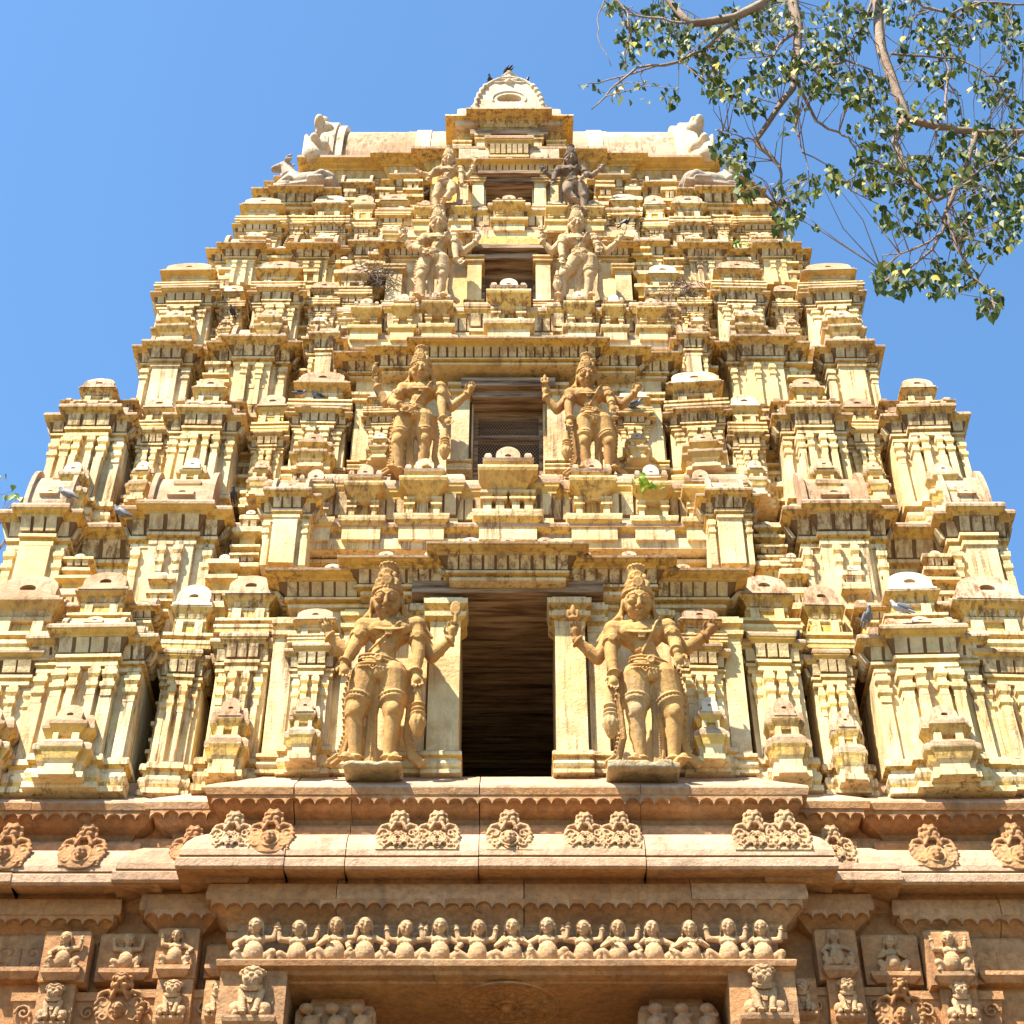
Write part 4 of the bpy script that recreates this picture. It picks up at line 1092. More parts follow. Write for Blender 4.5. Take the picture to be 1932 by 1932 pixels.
def hara(k, Y, ybot, ytop, items, span, infill):
    zb = zat(ybot, Y)
    mb = MB(.005)
    x0, x1 = -(957-span)*mpd(ybot, Y), (957-span)*mpd(ybot, Y)
    zt = zat(infill, Y+.1)
    n = int((x1-x0)/.5)
    entab(mb, x0, x1, Y+.16, Y+.9, zb, zt, .10, nr=int((x1-x0)/.11), side=.3)
    for i in range(n):
        if i % 2: 
            c = x0+(x1-x0)*(i+.5)/n
            entab(mb, c-.22, c+.22, Y+.08, Y+.9, zb, zt+.02, .10, side=None)
    mb.rings(x0, x1, Y-.0, Y+.8, [(.02, zb-.25, C_), (.02, zb-.10, C_), (.0, zb-.08, T_), (.0, zb+.0, T_)])
    # tilted barrel lumps lying on the parapet
    for i in range(7):
        c = x0+(x1-x0)*(i+.5)/7
        barrel(mb, c, .16, Y+.18, Y+.5, zt-.02, zt+.24, T_, eye=False)
    mb.build('parapet', storeys[k])
    for (xd, w, yt) in items:
        for x in ((0,) if xd == 957 else each(xd, ytop, Y)):
            mb = MB(.004); small_kuta(mb, x, w*mpd(ytop, Y)*1.25, Y, zb-.1, zat(yt, Y+.1), wide=w > 75)
            mb.build('parapet_shrine', storeys[k])
hara(1, 1.05, 1005, 870, [(957, 84, 862), (800, 66, 884), (690, 56, 896), (598, 56, 905)], 500, 905)
hara(2, 1.98, 632, 565, [(957, 62, 542), (824, 44, 566), (760, 34, 572), (690, 42, 580)], 640, 580)
hara(3, 2.85, 428, 375, [(957, 46, 384), (868, 30, 392), (800, 30, 394)], 720, 392)

def centre(k, Y, blocks, yb, zwall, pil, open_, ytop, ctop=3):
    """projecting centre bay with nested cornice steps; blocks = (half width view, dY, cornice top y, cornice bottom y)"""
    mb = MB(.005)
    ox, ozt, ozb = open_          # opening half width (m), top z, bottom z
    for i, (hv, dy, yt, ybm) in enumerate(blocks):
        yf = Y-dy; hw = hv*mpd(yt, yf)-(.26-.03*k)*.9
        zt = zat(yt, yf-.2); zb_ = zat(ybm, yf)
        if zb_ < ozt+.03:
            entab(mb, -hw, -ox-.06, yf, Y+1.0, zb_, zt, .26-.03*k, side=.5, topn=2, e1=0)
            entab(mb, ox+.06, hw, yf, Y+1.0, zb_, zt, .26-.03*k, side=.5, topn=2, e0=0)
        else: entab(mb, -hw, hw, yf, Y+1.0, zb_, zt, .26-.03*k, side=.5, topn=3)
        if i == 0: W0 = hw; ZB = zb_
        zlow = zb_
        if zb_ < ozt+.03: mb.box(-ox-.08, ox+.08, yf-.02, Y+1.0, ozt+.17, zt-.08, Y_)
    z0 = zat(yb, Y)
    dmax = 0
    for sg in (-1, 1):
        a, b = (ox, W0*.97) if sg > 0 else (-W0*.97, -ox)
        mb.box(a, b, Y+.03, Y+1.2, z0-.1, ZB+.03, C_)
    mb.box(-ox-.02, ox+.02, Y+.1, Y+1.2, ozt+.16, ozt+.5, Y_)
    for (xd, wd, dy, yb2, yt2) in pil:
        for x in each(xd, yt2, Y-dy):
            w = wd*mpd(yt2, Y-dy); zt2 = zat(yt2, Y-dy); zz = zat(yb2, Y-dy)
            basemould(mb, x-w/2, x+w/2, Y-dy, Y+.2, zz, zz+.12*(zt2-zz), .04)
            pilaster(mb, x, w, Y-dy, zz+.10*(zt2-zz), zt2, dy+.05, cap=.20)
    # door reveals
    for sg in (-1, 1): mb.box(sg*(ox+.10)-.10, sg*(ox+.10)+.10, Y+.0, Y+1.2, ozb, ozt, C_)
    return mb, z0

# storey 1 doorway
Y1 = .36
ox = 93*mpd(1300, Y1-.12)
ztd = zat(1098, Y1-.30)-.04
mb, z0 = centre(0, Y1, [(443, 0, 1072, 1150), (310, .14, 1048, 1125), (146, .30, 1022, 1098)], 1462,
    None, [(841, 56, .16, 1462, 1128), (792, 34, .08, 1462, 1138), (540, 36, .06, 1462, 1165), (672, 40, .04, 1462, 1150)], (ox, ztd, 10.9), 1020)
mb.rings(-ox-.55, ox+.55, Y1-.16, Y1+.3, [(0, ztd+.06, Y_), (.02, ztd+.1, Y_), (.0, ztd+.22, Y_)])
mb.build('doorway_bay', storeys[0])
for (xd, hv, yb2, yc2, yr2) in ((592, 40, 1452, 1222, 1165),):
    for x in each(xd, yc2, .30):
        mb = MB(.005); shrine(mb, x, hv*mpd(yc2, .3), .26, .4, zat(yb2, .3), zat(yc2, .3), zat(yr2, .35), 'kuta', 0.02); mb.build('wall_niche', storeys[0])
mb = MB(.008)      # beams over the passage, stepping back into the tower
yy = Y1-.20; zz = ztd+.02
i = 0
while yy < Y1+3.2:
    w = random.uniform(.16, .30); dz = random.uniform(-.02, .03)
    mb.box(-ox-.5, ox+.5, yy, yy+w-.006, zz+dz-.03, zz+dz+.16, O_); yy += w; i += 1
mb.build('wooden_ceiling', storeys[0])
mb = MB(.004)
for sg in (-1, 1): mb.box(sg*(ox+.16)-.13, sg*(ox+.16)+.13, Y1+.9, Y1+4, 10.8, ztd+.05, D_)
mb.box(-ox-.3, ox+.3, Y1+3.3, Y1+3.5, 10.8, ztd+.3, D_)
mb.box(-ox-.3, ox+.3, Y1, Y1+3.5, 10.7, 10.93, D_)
mb.build('passage_wall', storeys[0])

def window(k, Y, hv, yt, yb_, lint, mesh=True, bar=None):
    ox = hv*mpd((yt+yb_)/2, Y); zt = zat(yt, Y); zb = zat(yb_, Y)
    mb = MB(.004)
    mb.rings(-ox*1.35, ox*1.35, Y-.10, Y+.5, [(0, zt, O_), (0, zt+lint*.5, O_)])
    mb.box(-ox*1.05, ox*1.05, Y-.02, Y+.7, zt-.12, zt-.005, O_)
    lb = mb.build('wooden_lintel', storeys[k])
    fb = Y+.28
    mb = MB(.002); t = .05
    for sg in (-1, 1): mb.box(sg*(ox-.03)-t/2, sg*(ox-.03)+t/2, fb, fb+.07, zb-.1, zt-.12, O_)
    mb.box(-ox, ox, fb, fb+.07, zt-.20, zt-.12, O_)
    if bar: zz = zat(bar, fb); mb.box(-ox, ox, fb, fb+.08, zz-.05, zz+.04, O_)
    fr = mb.build('window_frame', storeys[k])
    # wire net: crossed diagonal strands
    P = .036; vs = []; fs = []; z0, z1 = zb-.1, zt-.18; r = .003
    def strand(a, b):
        n = len(vs); d = Vector((b[0]-a[0], 0, b[1]-a[1])).normalized(); s = Vector((-d.z, 0, d.x))*r
        for p in (a, b):
            q = Vector((p[0], fb+.03, p[1]))
            vs.extend([tuple(q+s), tuple(q+Vector((0, r, 0))), tuple(q-s), tuple(q-Vector((0, r, 0)))])
        for i in range(4): fs.append((n+i, n+(i+1) % 4, n+4+(i+1) % 4, n+4+i))
    H = (z1-z0); xx = -ox-H*.6
    while xx < ox:
        for dirn in (1, -1):
            a = [xx, z0]; b = [xx+H*.6, z1]
            # clip to the opening
            pts = []
            x_a, x_b = max(a[0], -ox), min(b[0], ox)
            if x_b-x_a > .01:
                za = z0+(x_a-a[0])/.6; zb2 = z0+(x_b-a[0])/.6
                strand((dirn*x_a, za), (dirn*x_b, zb2))
        xx += P
    me = bpy.data.meshes.new('wire_net'); me.from_pydata(vs, [], fs); me.update()
    obj('wire_net', me, storeys[k], WIRE)
    mb = MB(.002)
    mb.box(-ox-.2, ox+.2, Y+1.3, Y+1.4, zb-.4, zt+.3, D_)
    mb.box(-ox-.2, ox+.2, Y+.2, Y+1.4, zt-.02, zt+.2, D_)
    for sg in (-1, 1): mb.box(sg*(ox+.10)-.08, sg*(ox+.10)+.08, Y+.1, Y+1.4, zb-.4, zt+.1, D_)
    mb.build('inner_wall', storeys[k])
    return ox, zt, zb

Y2 = 1.62
w2 = window(1, Y2-.1, 67, 738, 905, .28, bar=826)
mb, z0 = centre(1, Y2, [(322, 0, 662, 716), (262, .14, 650, 706), (186, .30, 634, 690)], 890, None,
    [(868, 34, .14, 890, 722), (690, 38, .10, 890, 742), (738, 34, .04, 890, 735)], (w2[0], w2[1]+.12, w2[2]-.3), 640)
mb.build('window_bay', storeys[1])
for x in each(722, 765, 1.5):
    mb = MB(.004); shrine(mb, x, 30*mpd(765, 1.5), 1.48, .4, zat(882, 1.48), zat(785, 1.48), zat(748, 1.5), 'kuta', .02); mb.build('wall_niche', storeys[1])
Y3 = 2.42
w3 = window(2, Y3-.1, 53, 478, 566, .16)
mb, z0 = centre(2, Y3, [(242, 0, 452, 492), (110, .12, 436, 474)], 580, None,
    [(893, 26, .12, 580, 482), (742, 30, .08, 580, 500), (800, 22, .03, 580, 492)], (w3[0], w3[1]+.1, w3[2]-.3), 430)
mb.build('window_bay', storeys[2])
Y4 = 3.10
w4 = window(3, Y4-.1, 44, 337, 392, .14)
mb, z0 = centre(3, Y4, [(98, 0, 293, 334)], 400, None, [(899, 22, .10, 400, 336), (872, 16, .04, 400, 336)], (w4[0], w4[1]+.1, w4[2]-.3), 290)
x = 150*mpd(360, Y4)
for sg in (-1, 1): mb.box(min(sg*.5, sg*x), max(sg*.5, sg*x), Y4+.15, Y4+.9, zat(420, Y4), zat(300, Y4+.15), Y_)
mb.build('window_bay', storeys[3])
mb = MB(.004)
m4 = mpd(275, Y4)
zz = zat(293, Y4-.2)
entab(mb, -34*m4, 34*m4, Y4-.05, Y4+.5, zz, zat(262, Y4-.05), .10, nr=7, side=.2)
for sg in (-1, 1):
    dome(mb, sg*55*m4, 16*m4, Y4-.05, Y4+.3, zz, zat(276, Y4-.05)); mb.box(sg*76*m4-.15, sg*76*m4+.15, Y4-.02, Y4+.4, zz-.02, zat(280, Y4), W_)
mb.build('parapet_shrine', storeys[3])
# white plastered strip beside the second window
# ------------------------------------------------------------------ roof
mb = MB(.004)
YR = 3.62
def eave(hv, yt, yb2, Y, nr, side=.8, P=.30, yback=None):
    hw = hv*mpd(yt, Y-P)-P
    zt = zat(yt, Y-P*.95); zb_ = zat(yb2, Y)
    h = zt-zb_
    yb = yback or 10.4-Y
    mb.rings(-hw, hw, Y, yb, [(0, zb_-.1, Y_), (0, zb_, Y_), (.06*P, zb_+.02*h, C_), (.06*P, zb_+.16*h, C_), (.0, zb_+.17*h, Y_), (.1*P, zb_+.24*h, Y_), (.12*P, zb_+.30*h, Y_), (.34*P, zb_+.58*h, Y_), (.42*P, zb_+.59*h, Y_), (.44*P, zb_+.66*h, Y_),
        (.66*P, zb_+.70*h, Y_), (.68*P, zb_+.76*h, Y_), (.94*P, zb_+.80*h, Y_), (1.0*P, zb_+.82*h, Y_), (P, zb_+.94*h, T_), (.8*P, zb_+.98*h, T_), (.0, zb_+1.0*h, T_)])
    ribs(mb, -hw, hw, Y, .12*P, zb_+.31*h, .33*P, zb_+.57*h, nr, fill=.7, side=side)
    return hw, zt, zb_
mb.rings(-3.05, 3.05, 3.66, 6.7, [(0, 23.6, Y_), (0, 25.0, Y_)])
hwr, ztr, _ = eave(400, 292, 352, YR, 40)
eave(262, 283, 345, YR-.10, 26, yback=6.6)
eave(185, 297-22, 338, YR-.25, 18, yback=6.4)
for xd in (600, 650, 700, 760, 800):
    for x in each(xd, 330, YR): pilaster(mb, x, .16, YR-.06 if xd < 750 else YR-.2, zat(372, YR), zat(345, YR), .1, cap=.5)
roof = mb.build('barrel_roof', tower)
# barrel vault
mb = MB(.004)
yc, ry = 4.92, 1.28
hb = 303*mpd(260, 4.2)
def vault(x0, x1, k, zz0, m=T_, kk=1.0):
    pts = [(yc-ry*k*math.cos(R(a))*(1+.05*math.sin(R(a*2)) if a < 90 else 1-.05*math.sin(R(a*2))), zz0+2.12*kk*math.sin(R(a))) for a in range(0, 181, 8)]
    mb.polyx(pts, x0, x1, m)
zv = ztr-.06
xs = [-hb, -hb*.62, -hb*.2, hb*.22, hb*.6, hb]
for i in range(5): vault(xs[i]+.002, xs[i+1]-.002, 1.0+.006*(i % 2), zv, T_, 1.0+.006*(i % 2))
for x in each(800, 260, 4.3): vault(x-.12, x+.12, 1.02, zv, W_, 1.02)
for x in each(712, 268, 4.1):
    mb.rings(x-.20, x+.20, 3.80, 4.6, [(0, zv, C_), (.02, zv+.12, C_), (.08, zv+.2, Y_), (.09, zv+.25, W_), (0, zv+.28, W_)]); nasi(mb, x, 3.74, zv+.34, .17, .3, W_, tilt=R(20))
v = mb.build('vault', roof)
# end gables with flaming crest
for sg in (-1, 1):
    mb2 = mb = MB(.004)
    for j, (dx0, dx1, k) in enumerate(((0, .14, 1.05), (.14, .32, 1.08), (.32, .38, .96))):
        a, b = hb+dx0, hb+dx1
        vault(min(sg*a, sg*b), max(sg*a, sg*b), k, zv, W_, k*1.02)
    g = mb.build('end_gable', roof)
    o = Org()
    for j in range(7):
        a = R(12+24*j)
        cy, cz = yc-ry*1.12*math.cos(a), zv+2.08*math.sin(a)
        o.ell((sg*(hb+.33), cy, cz), (.17, .15, .18), Matrix.Rotation(math.pi/2-a, 3, 'X'), 10, 8)
        o.ell((sg*(hb+.42), cy-.14*math.cos(a), cz+.16*math.sin(a)), (.09, .10, .15), Matrix.Rotation(math.pi/2-a, 3, 'X'), 10, 8)
    o.tube([(sg*(hb+.30), yc-ry*1.1*math.cos(R(8+16*q)), zv+1.98*math.sin(R(8+16*q))) for q in range(11)], .10, .10)
    o.ell((sg*(hb+.38), yc-ry*1.0, zv+.25), (.22, .26, .3)); o.cap((sg*(hb+.44), yc-ry*1.2, zv+.1), (sg*(hb+.56), yc-ry*1.2, zv+.62), .16, .03)
    c = obj('flame_crest', o.mesh('flame_crest', .022, 1), g, WHITE)
# central gable
mb = MB(.004)
YG = 3.22
def gcorn(hv, yt, yb2, Y, nr, P=.26, yb=5.0, side=.5):
    hw = hv*mpd(yt, Y-P)-P; zt = zat(yt, Y-P*.95); zb_ = zat(yb2, Y); h = zt-zb_
    mb.rings(-hw, hw, Y, yb, [(0, zb_-.02, Y_), (.04*P, zb_+.02*h, Y_), (.04*P, zb_+.14*h, Y_), (.0, zb_+.15*h, Y_), (.06*P, zb_+.20*h, Y_), (.30*P, zb_+.56*h, Y_), (.40*P, zb_+.58*h, Y_), (.42*P, zb_+.66*h, Y_),
        (.68*P, zb_+.70*h, Y_), (.70*P, zb_+.77*h, Y_), (.95*P, zb_+.81*h, Y_), (P, zb_+.83*h, Y_), (P, zb_+.94*h, W_), (.85*P, zb_+.98*h, W_), (.1*P, zb_+h, W_)])
    ribs(mb, -hw, hw, Y, .07*P, zb_+.23*h, .29*P, zb_+.55*h, nr, fill=.68, side=side)
    return hw, zt
h1, z1 = gcorn(121, 216, 262, YG+.14, 16)
h2, z2 = gcorn(81, 203, 248, YG, 13)
zw0 = zat(330, YG+.3)
mb.box(-h1, h1, YG+.17, 5.2, zw0, zat(260, YG+.14)+.05, Y_)
mb.box(-h2, h2, YG+.03, 5.2, zat(300, YG), zat(248, YG)+.03, Y_)
for x in each(907, 262, YG): pilaster(mb, x, .18, YG-.02, zat(300, YG), zat(256, YG), .1, cap=.35)
for x in each(868, 272, YG): pilaster(mb, x, .22, YG+.08, zat(315, YG), zat(268, YG+.1), .1, cap=.3)
g = mb.build('central_gable', roof)
mb = MB(.003)
mb.box(-.62, .62, YG-.06, YG+.3, zat(258, YG), zat(250, YG), O_); mb.box(-.36, .36, YG-.03, YG+.2, zat(275, YG), zat(262, YG), O_); mb.box(-.36, .36, YG-.015, YG+.1, zat(290, YG), zat(277, YG), O_)
mb.build('wooden_lintel', g)
# horseshoe dome front
mb = MB(.003)
md = mpd(185, YG-.1); rr = 64*md
zb_ = z2-.03; zt = zat(162, YG)
N = 20
out = [(rr*(1.0 if abs(math.cos(R(a))) > .9 else 1.0)*math.cos(R(a))*(1+.06*math.sin(R(2*a)) if a < 90 else 1-.06*math.sin(R(2*a))), zb_+.1+(zt-zb_-.1)*math.sin(R(a))) for a in range(0, 181, 9)]
out = [(rr*.98, zb_)] + out + [(-rr*.98, zb_)]
M = len(out); hz = zb_+(zt-zb_)*.40
inn = []
for (px, pz) in out:
    a = math.atan2(pz-hz, px); inn.append((.20*math.cos(a), hz+.13*math.sin(a)))
ya, yb_2 = YG-.16, 5.0
vs = [(p[0], ya, p[1]) for p in out]+[(p[0], ya, p[1]) for p in inn]+[(p[0], yb_2, p[1]) for p in out]+[(p[0]*.95, ya+.3, p[1]) for p in inn]
fs = []; ms = []
for i in range(M):
    q = (i+1) % M
    fs += [(i, M+i, M+q, q), (i, q, 2*M+q, 2*M+i), (M+i, 3*M+i, 3*M+q, M+q)]; ms += [W_, W_, W_]
fs += [tuple(3*M+i for i in range(M))[::-1], tuple(2*M+i for i in range(M))]; ms += [W_, W_]
mb.add(vs, fs, ms)
for sg in (-1, 1):
    mb.rings(sg*rr*1.22-.16, sg*rr*1.22+.16, YG-.02, 4.6, [(.03, zb_-.15, W_), (0, zb_+.3, W_), (-.05, zb_+.38, W_)])
mb.build('horseshoe_dome', g)
o = Org()
o.tube([(rr*1.0*math.cos(R(a)), 0, (zt-zb_-.1)*math.sin(R(a))) for a in range(0, 181, 10)], .030, .030)
o.tube([(.27*math.cos(R(a)), 0, hz-zb_-.1+.20*math.sin(R(a))) for a in range(-20, 201, 11)], .020, .020)
for sg in (-1, 1):
    for q in range(5):
        a = R(8+9*q); o.ell((sg*(rr-.01)*math.cos(a), 0, (zt-zb_-.08)*math.sin(a)), (.05, .05, .06))
    o.tube([(sg*(rr*.98+.06*math.cos(t*.8)*(1-t/12)), 0, .05+.07*(1-t/12)*math.sin(t*.8)) for t in range(11)], .026, .02)
c = obj('arch_rim', o.mesh('arch_rim', .014, 1), g, WHITE); c.location = (0, ya, zb_+.1)
# finial figure
o = Org()
o.ell((0, 0, .18), (.17, .12, .16)); o.cap((0, 0, .2), (0, 0, .5), .13, .12); face(o, (0, -.05, .70), .15, nod=.4); o.ell((0, 0, .84), (.12, .12, .09)); o.cap((0, 0, .86), (0, 0, .98), .09, .04)
for sg in (-1, 1):
    o.cap((sg*.14, 0, .52), (sg*.24, -.03, .32), .06, .05); o.cap((sg*.24, -.03, .32), (sg*.30, -.08, .14), .05, .04)
    o.cap((sg*.06, -.05, .12), (sg*.30, -.12, .08), .08, .06); o.tube([(sg*.10, .0, .8), (sg*.22, .02, .62), (sg*.30, .02, .60)], .05, .03)
    o.tube([(sg*.2, -.1, -.06), (sg*.42, -.12, -.14), (sg*.66, -.1, -.10), (sg*.82, -.06, .0)], .055, .03)
    o.tube([(sg*.28, -.05, .1), (sg*.40, -.03, .2), (sg*.44, -.02, .1)], .05, .03)
o.ell((0, -.12, -.08), (.20, .10, .16)); o.sph((0, -.2, -.08), .08)
c = obj('finial_figure', o.mesh('finial_figure', .018, 1), g, WHITE); c.location = (0, YG-.12, zt-.10); c.scale = (.40, .40, .36)

# ------------------------------------------------------------------ guardian statues
def S_(xd, yf, yt, Y):
    z0 = zat(yf, Y); z1 = zat(yt, Y); return xat(xd, (yf+yt)/2, Y), Y, z0, (z1-z0)
x, y, z, h = S_(730, 1452, 1074, .02)
place_guardian(A0, x, y, z, h, TERRA, 'tall ochre guardian statue left of the big open doorway, one hand hanging at its hip', club=(.160, .25, .130), emb=((1, 0, 0),), rock=(.11, .022))
x, y, z, h = S_(1212, 1454, 1078, .02)
place_guardian(B0, x, y, z, h, TERRA, 'tall ochre guardian statue right of the big open doorway, hand resting on its thigh', club=(-.165, .25, .130), emb=((-1, 1, 0),), rock=(.13, .030))
x, y, z, h = S_(792, 900, 668, 1.18)
place_guardian(A2, x, y, z, h, TERRA, 'ochre guardian statue left of the wire netted window, hand laid across its hip', emb=((-1, 2, 0),), club=(.18, .22, .1))
x, y, z, h = S_(1112, 900, 680, 1.18)
place_guardian(B2, x, y, z, h, TERRA, 'ochre guardian statue right of the wire netted window, smooth chest and pointing hand', emb=((-1, 1, 0),), club=(-.17, .22, .1))
x, y, z, h = S_(826, 572, 403, 2.02)
place_guardian(A3, x, y, z, h, TERRA2, 'tan guardian statue left of the third window up, holding up an oval disc', emb=((1, 3, 0),))
x, y, z, h = S_(1092, 572, 404, 2.02)
place_guardian(B3, x, y, z, h, TERRA2, 'tan guardian statue right of the third window up, legs planted wide apart', club=(-.19, .2, .08))
x, y, z, h = S_(846, 408, 288, 2.84)
place_guardian(A4, x, y, z, h, TERRA2, 'pale tan dancing statue with one leg crossed, left of the topmost window', emb=((1, 3, 0),), band=False)
x, y, z, h = S_(1078, 410, 286, 2.84)
place_guardian(B4, x, y, z, h, SOOT, 'soot blackened dancing statue right of the topmost window', emb=(), band=False)

# ------------------------------------------------------------------ bulls on the roof corners
def bullmesh():
    o = Org()
    o.ell((.05, 0, .28), (.52, .24, .25), None, 18, 12); o.ell((.42, 0, .26), (.26, .26, .26)); o.ell((-.28, 0, .34), (.22, .22, .25)); o.ell((-.22, 0, .58), (.13, .12, .12))
    o.cap((-.30, 0, .42), (-.48, -.02, .96), .19, .13); o.cap((-.48, -.02, 1.0), (-.72, -.02, .96), .13, .085, 12); o.ell((-.75, -.02, .95), (.07, .08, .07))
    o.ring((-.40, 0, .56), (-.5, 0, .9), .18, .02)
    for sg in (-1, 1):
        o.tube([(-.46, sg*.09, 1.08), (-.44, sg*.13, 1.2), (-.36, sg*.12, 1.27)], .045, .025); o.ell((-.40, sg*.17, 1.03), (.09, .05, .04)); o.sph((-.58, sg*.09, 1.04), .035)
        o.cap((.40, sg*.22, .2), (.16, sg*.28, .08), .13, .06); o.cap((.16, sg*.28, .06), (.42, sg*.28, .05), .06, .05)
        o.cap((-.34, sg*.20, .24), (-.52, sg*.22, .08), .10, .05); o.cap((-.52, sg*.22, .06), (-.30, sg*.24, .04), .05, .045)
    o.tube([(.64, 0, .34), (.70, .1, .2), (.60, .24, .08)], .03, .025)
    o.bx(-.62, .66, -.26, .26, -.04, .05)
    return o.mesh('bull_statue', .02, 1)
BULL = bullmesh()
BULLM = stone('greyed_plaster', [(0.26, 0.21, 0.16), (0.46, 0.38, 0.29), (0.60, 0.50, 0.38), (0.68, 0.60, 0.48)], .5, 2.2, .5)
for sg, lab in ((-1, 'whitewashed reclining bull statue on the left shoulder of the roof, head raised'), (1, 'weathered reclining bull statue on the right shoulder of the roof, half hidden by leaves')):
    b = obj('bull_statue', BULL if sg < 0 else BULL.copy(), None, BULLM)
    xx = (957-572)*mpd(345, 3.05)
    b.location = (sg*xx-.0, 3.15, zat(352, 3.05)); b.scale = (.72*(1 if sg < 0 else -1), .8, .66); b.rotation_euler = (0, 0, R(8)*sg)
    tag(b, lab, 'bull statue', 'bull statues at the roof corners')
for sg in (-1, 1):   # pedestals under the bulls, part of the top storey
    mb = MB(.004); xx = sg*(957-560)*mpd(360, 3.1)
    entab(mb, xx-.50, xx+.50, 3.05, 4.4, zat(398, 3.05), zat(352, 2.9), .18, side=.6); entab(mb, xx-.24, xx+.24, 2.98, 4.4, zat(398, 3.0), zat(350, 2.85), .18)
    mb.box(xx-.48, xx+.48, 3.08, 4.4, zat(430, 3.05), zat(396, 3.05), Y_)
    mb.build('corner_pedestal', storeys[3])

# ------------------------------------------------------------------ birds
PG = plain('pigeon_grey', (0.16, 0.17, 0.20), .6); PW = plain('pigeon_pale', (0.42, 0.43, 0.46), .6); CR = plain('crow_black', (0.03, 0.03, 0.035), .5); BK = plain('beak_horn', (.12, .09, .07), .5)
def birdmesh():
    o = Org()
    o.ell((.0, 0, .10), (.135, .075, .07), Matrix.Rotation(R(18), 3, 'Y'), 14, 10)
    o.cap((-.09, 0, .13), (-.13, 0, .21), .048, .034); o.sph((-.14, 0, .225), .036); o.cap((.10, 0, .08), (.25, 0, .04), .035, .022, 8)
    for sg in (-1, 1): o.cap((.0, sg*.025, .05), (-.01, sg*.028, -.01), .010, .008); o.cap((-.01, sg*.028, -.008), (-.045, sg*.03, -.01), .007, .006)
    b = o.mesh('pigeon', .009, 1)
    w = Org(); w.ell((.04, 0, .11), (.13, .020, .055), Matrix.Rotation(R(16), 3, 'Y')); w.cap((.12, 0, .08), (.22, 0, .05), .018, .01)
    k = Org(); k.cap((-.165, 0, .222), (-.20, 0, .215), .012, .004, 8)
    return b, w.mesh('wing', .009, 1), k.mesh('beak', .004, 0)
BM, WM, KM = birdmesh()
def bird(xd, yd, Y, rz, label, mat=None, wm=None, s=1.0, name='pigeon', grp='pigeons perched on the tower'):
    mat = mat or PG; wm = wm or PW
    r = empty(name, (xat(xd, yd, Y), Y, zat(yd, Y))); r.rotation_euler = (0, 0, R(rz)); r.scale = (s*.43, s*.43, s*.43)
    tag(r, label, 'bird', grp)
    obj('body', BM.copy(), r, mat)
    for sg in (-1, 1):
        c = obj('wing', WM.copy(), r, wm); c.location = (0, sg*.065, 0)
    obj('beak', KM.copy(), r, BK)
bird(957, 139, 3.10, -60, 'black crow perched on the very top of the crowning figure', CR, CR, 1.5, 'crow', 'crows on the roof gable')
bird(925, 157, 3.15, 75, 'black crow on the dome left of the crowning figure', CR, CR, 1.3, 'crow', 'crows on the roof gable')
bird(990, 160, 3.15, 140, 'black crow on the dome right of the crowning figure', CR, CR, 1.3, 'crow', 'crows on the roof gable')
bird(1180, 425, 2.7, 150, 'dark pigeon beside the feet of the blackened statue', CR, CR, 1.2)
bird(124, 938, .85, 15, 'grey pigeon with white barred wings on a roof slab at far left', PG, PW, 1.25)
bird(228, 975, .75, 20, 'dark grey pigeon lying low under a cornice at left', PG, PW, 1.35)
bird(1700, 1156, .1, 10, 'light grey pigeon on a cornice below the barrel roof at right', PW, PG, 1.35)
bird(1638, 1172, .1, 100, 'grey pigeon facing the viewer at right, left of the light grey one', PG, PG, 1.3)
bird(1198, 768, 1.35, 170, 'dark pigeon behind the pointing hand right of the wire netted window', PG, CR, 1.2)
bird(1275, 775, 1.6, 20, 'dark pigeon under the cornice end right of the second window', PG, CR, 1.2)
bird(712, 745, 1.35, 60, 'dark pigeon on the small dome left of the wire netted window', PG, CR, .9)
bird(598, 752, 1.5, 15, 'dark pigeon half hidden behind the panel left of the second window', PG, CR, 1.0)
bird(566, 745, 1.3, 200, 'dark pigeon beside the barrel roof left of the second window', PG, CR, .9)
bird(440, 940, .9, 90, 'black pigeon in the gap between two shrines at left', CR, CR, 1.1)
bird(438, 592, 2.1, 70, 'small dark pigeon on the upper left shrine', CR, CR, 1.0)
bird(1500, 1215, .45, 120, 'dark pigeon in the shade beside the shrine right of the doorway', CR, CR, 1.2)
bird(1535, 1150, .6, 80, 'dark pigeon in the shade above the shrine right of the doorway', CR, CR, 1.1)

# ------------------------------------------------------------------ leaves, trees, weeds
def leafmat(name, a, b_, c):
    m, n, l, b = newmat(name); g = n.new('ShaderNodeNewGeometry')
    r = ramp(n, l, g.outputs['Random Per Island'], [(0.0, a), (0.5, b_), (0.90, c), (0.97, (0.42, 0.34, 0.06))])
    l.new(r, b.inputs['Base Color']); b.inputs['Roughness'].default_value = 0.5
    b.inputs['Specular IOR Level'].default_value = 0.15
    tr = n.new('ShaderNodeBsdfTranslucent'); l.new(mix(n, l, .5, r, (0.22, 0.30, 0.03)), tr.inputs[0])
    ms = n.new('ShaderNodeMixShader'); ms.inputs[0].default_value = .2
    out = n['Material Output']; l.new(b.outputs[0], ms.inputs[1]); l.new(tr.outputs[0], ms.inputs[2]); l.new(ms.outputs[0], out.inputs[0])
    return m
LEAF = leafmat('peepal_leaf', (0.014, 0.03, 0.008), (0.03, 0.055, 0.012), (0.12, 0.14, 0.02))
BARK = stone('pale_bark', [(0.20, 0.14, 0.10), (0.28, 0.20, 0.15), (0.36, 0.27, 0.20), (0.44, 0.35, 0.27)], .4, 3, .5)

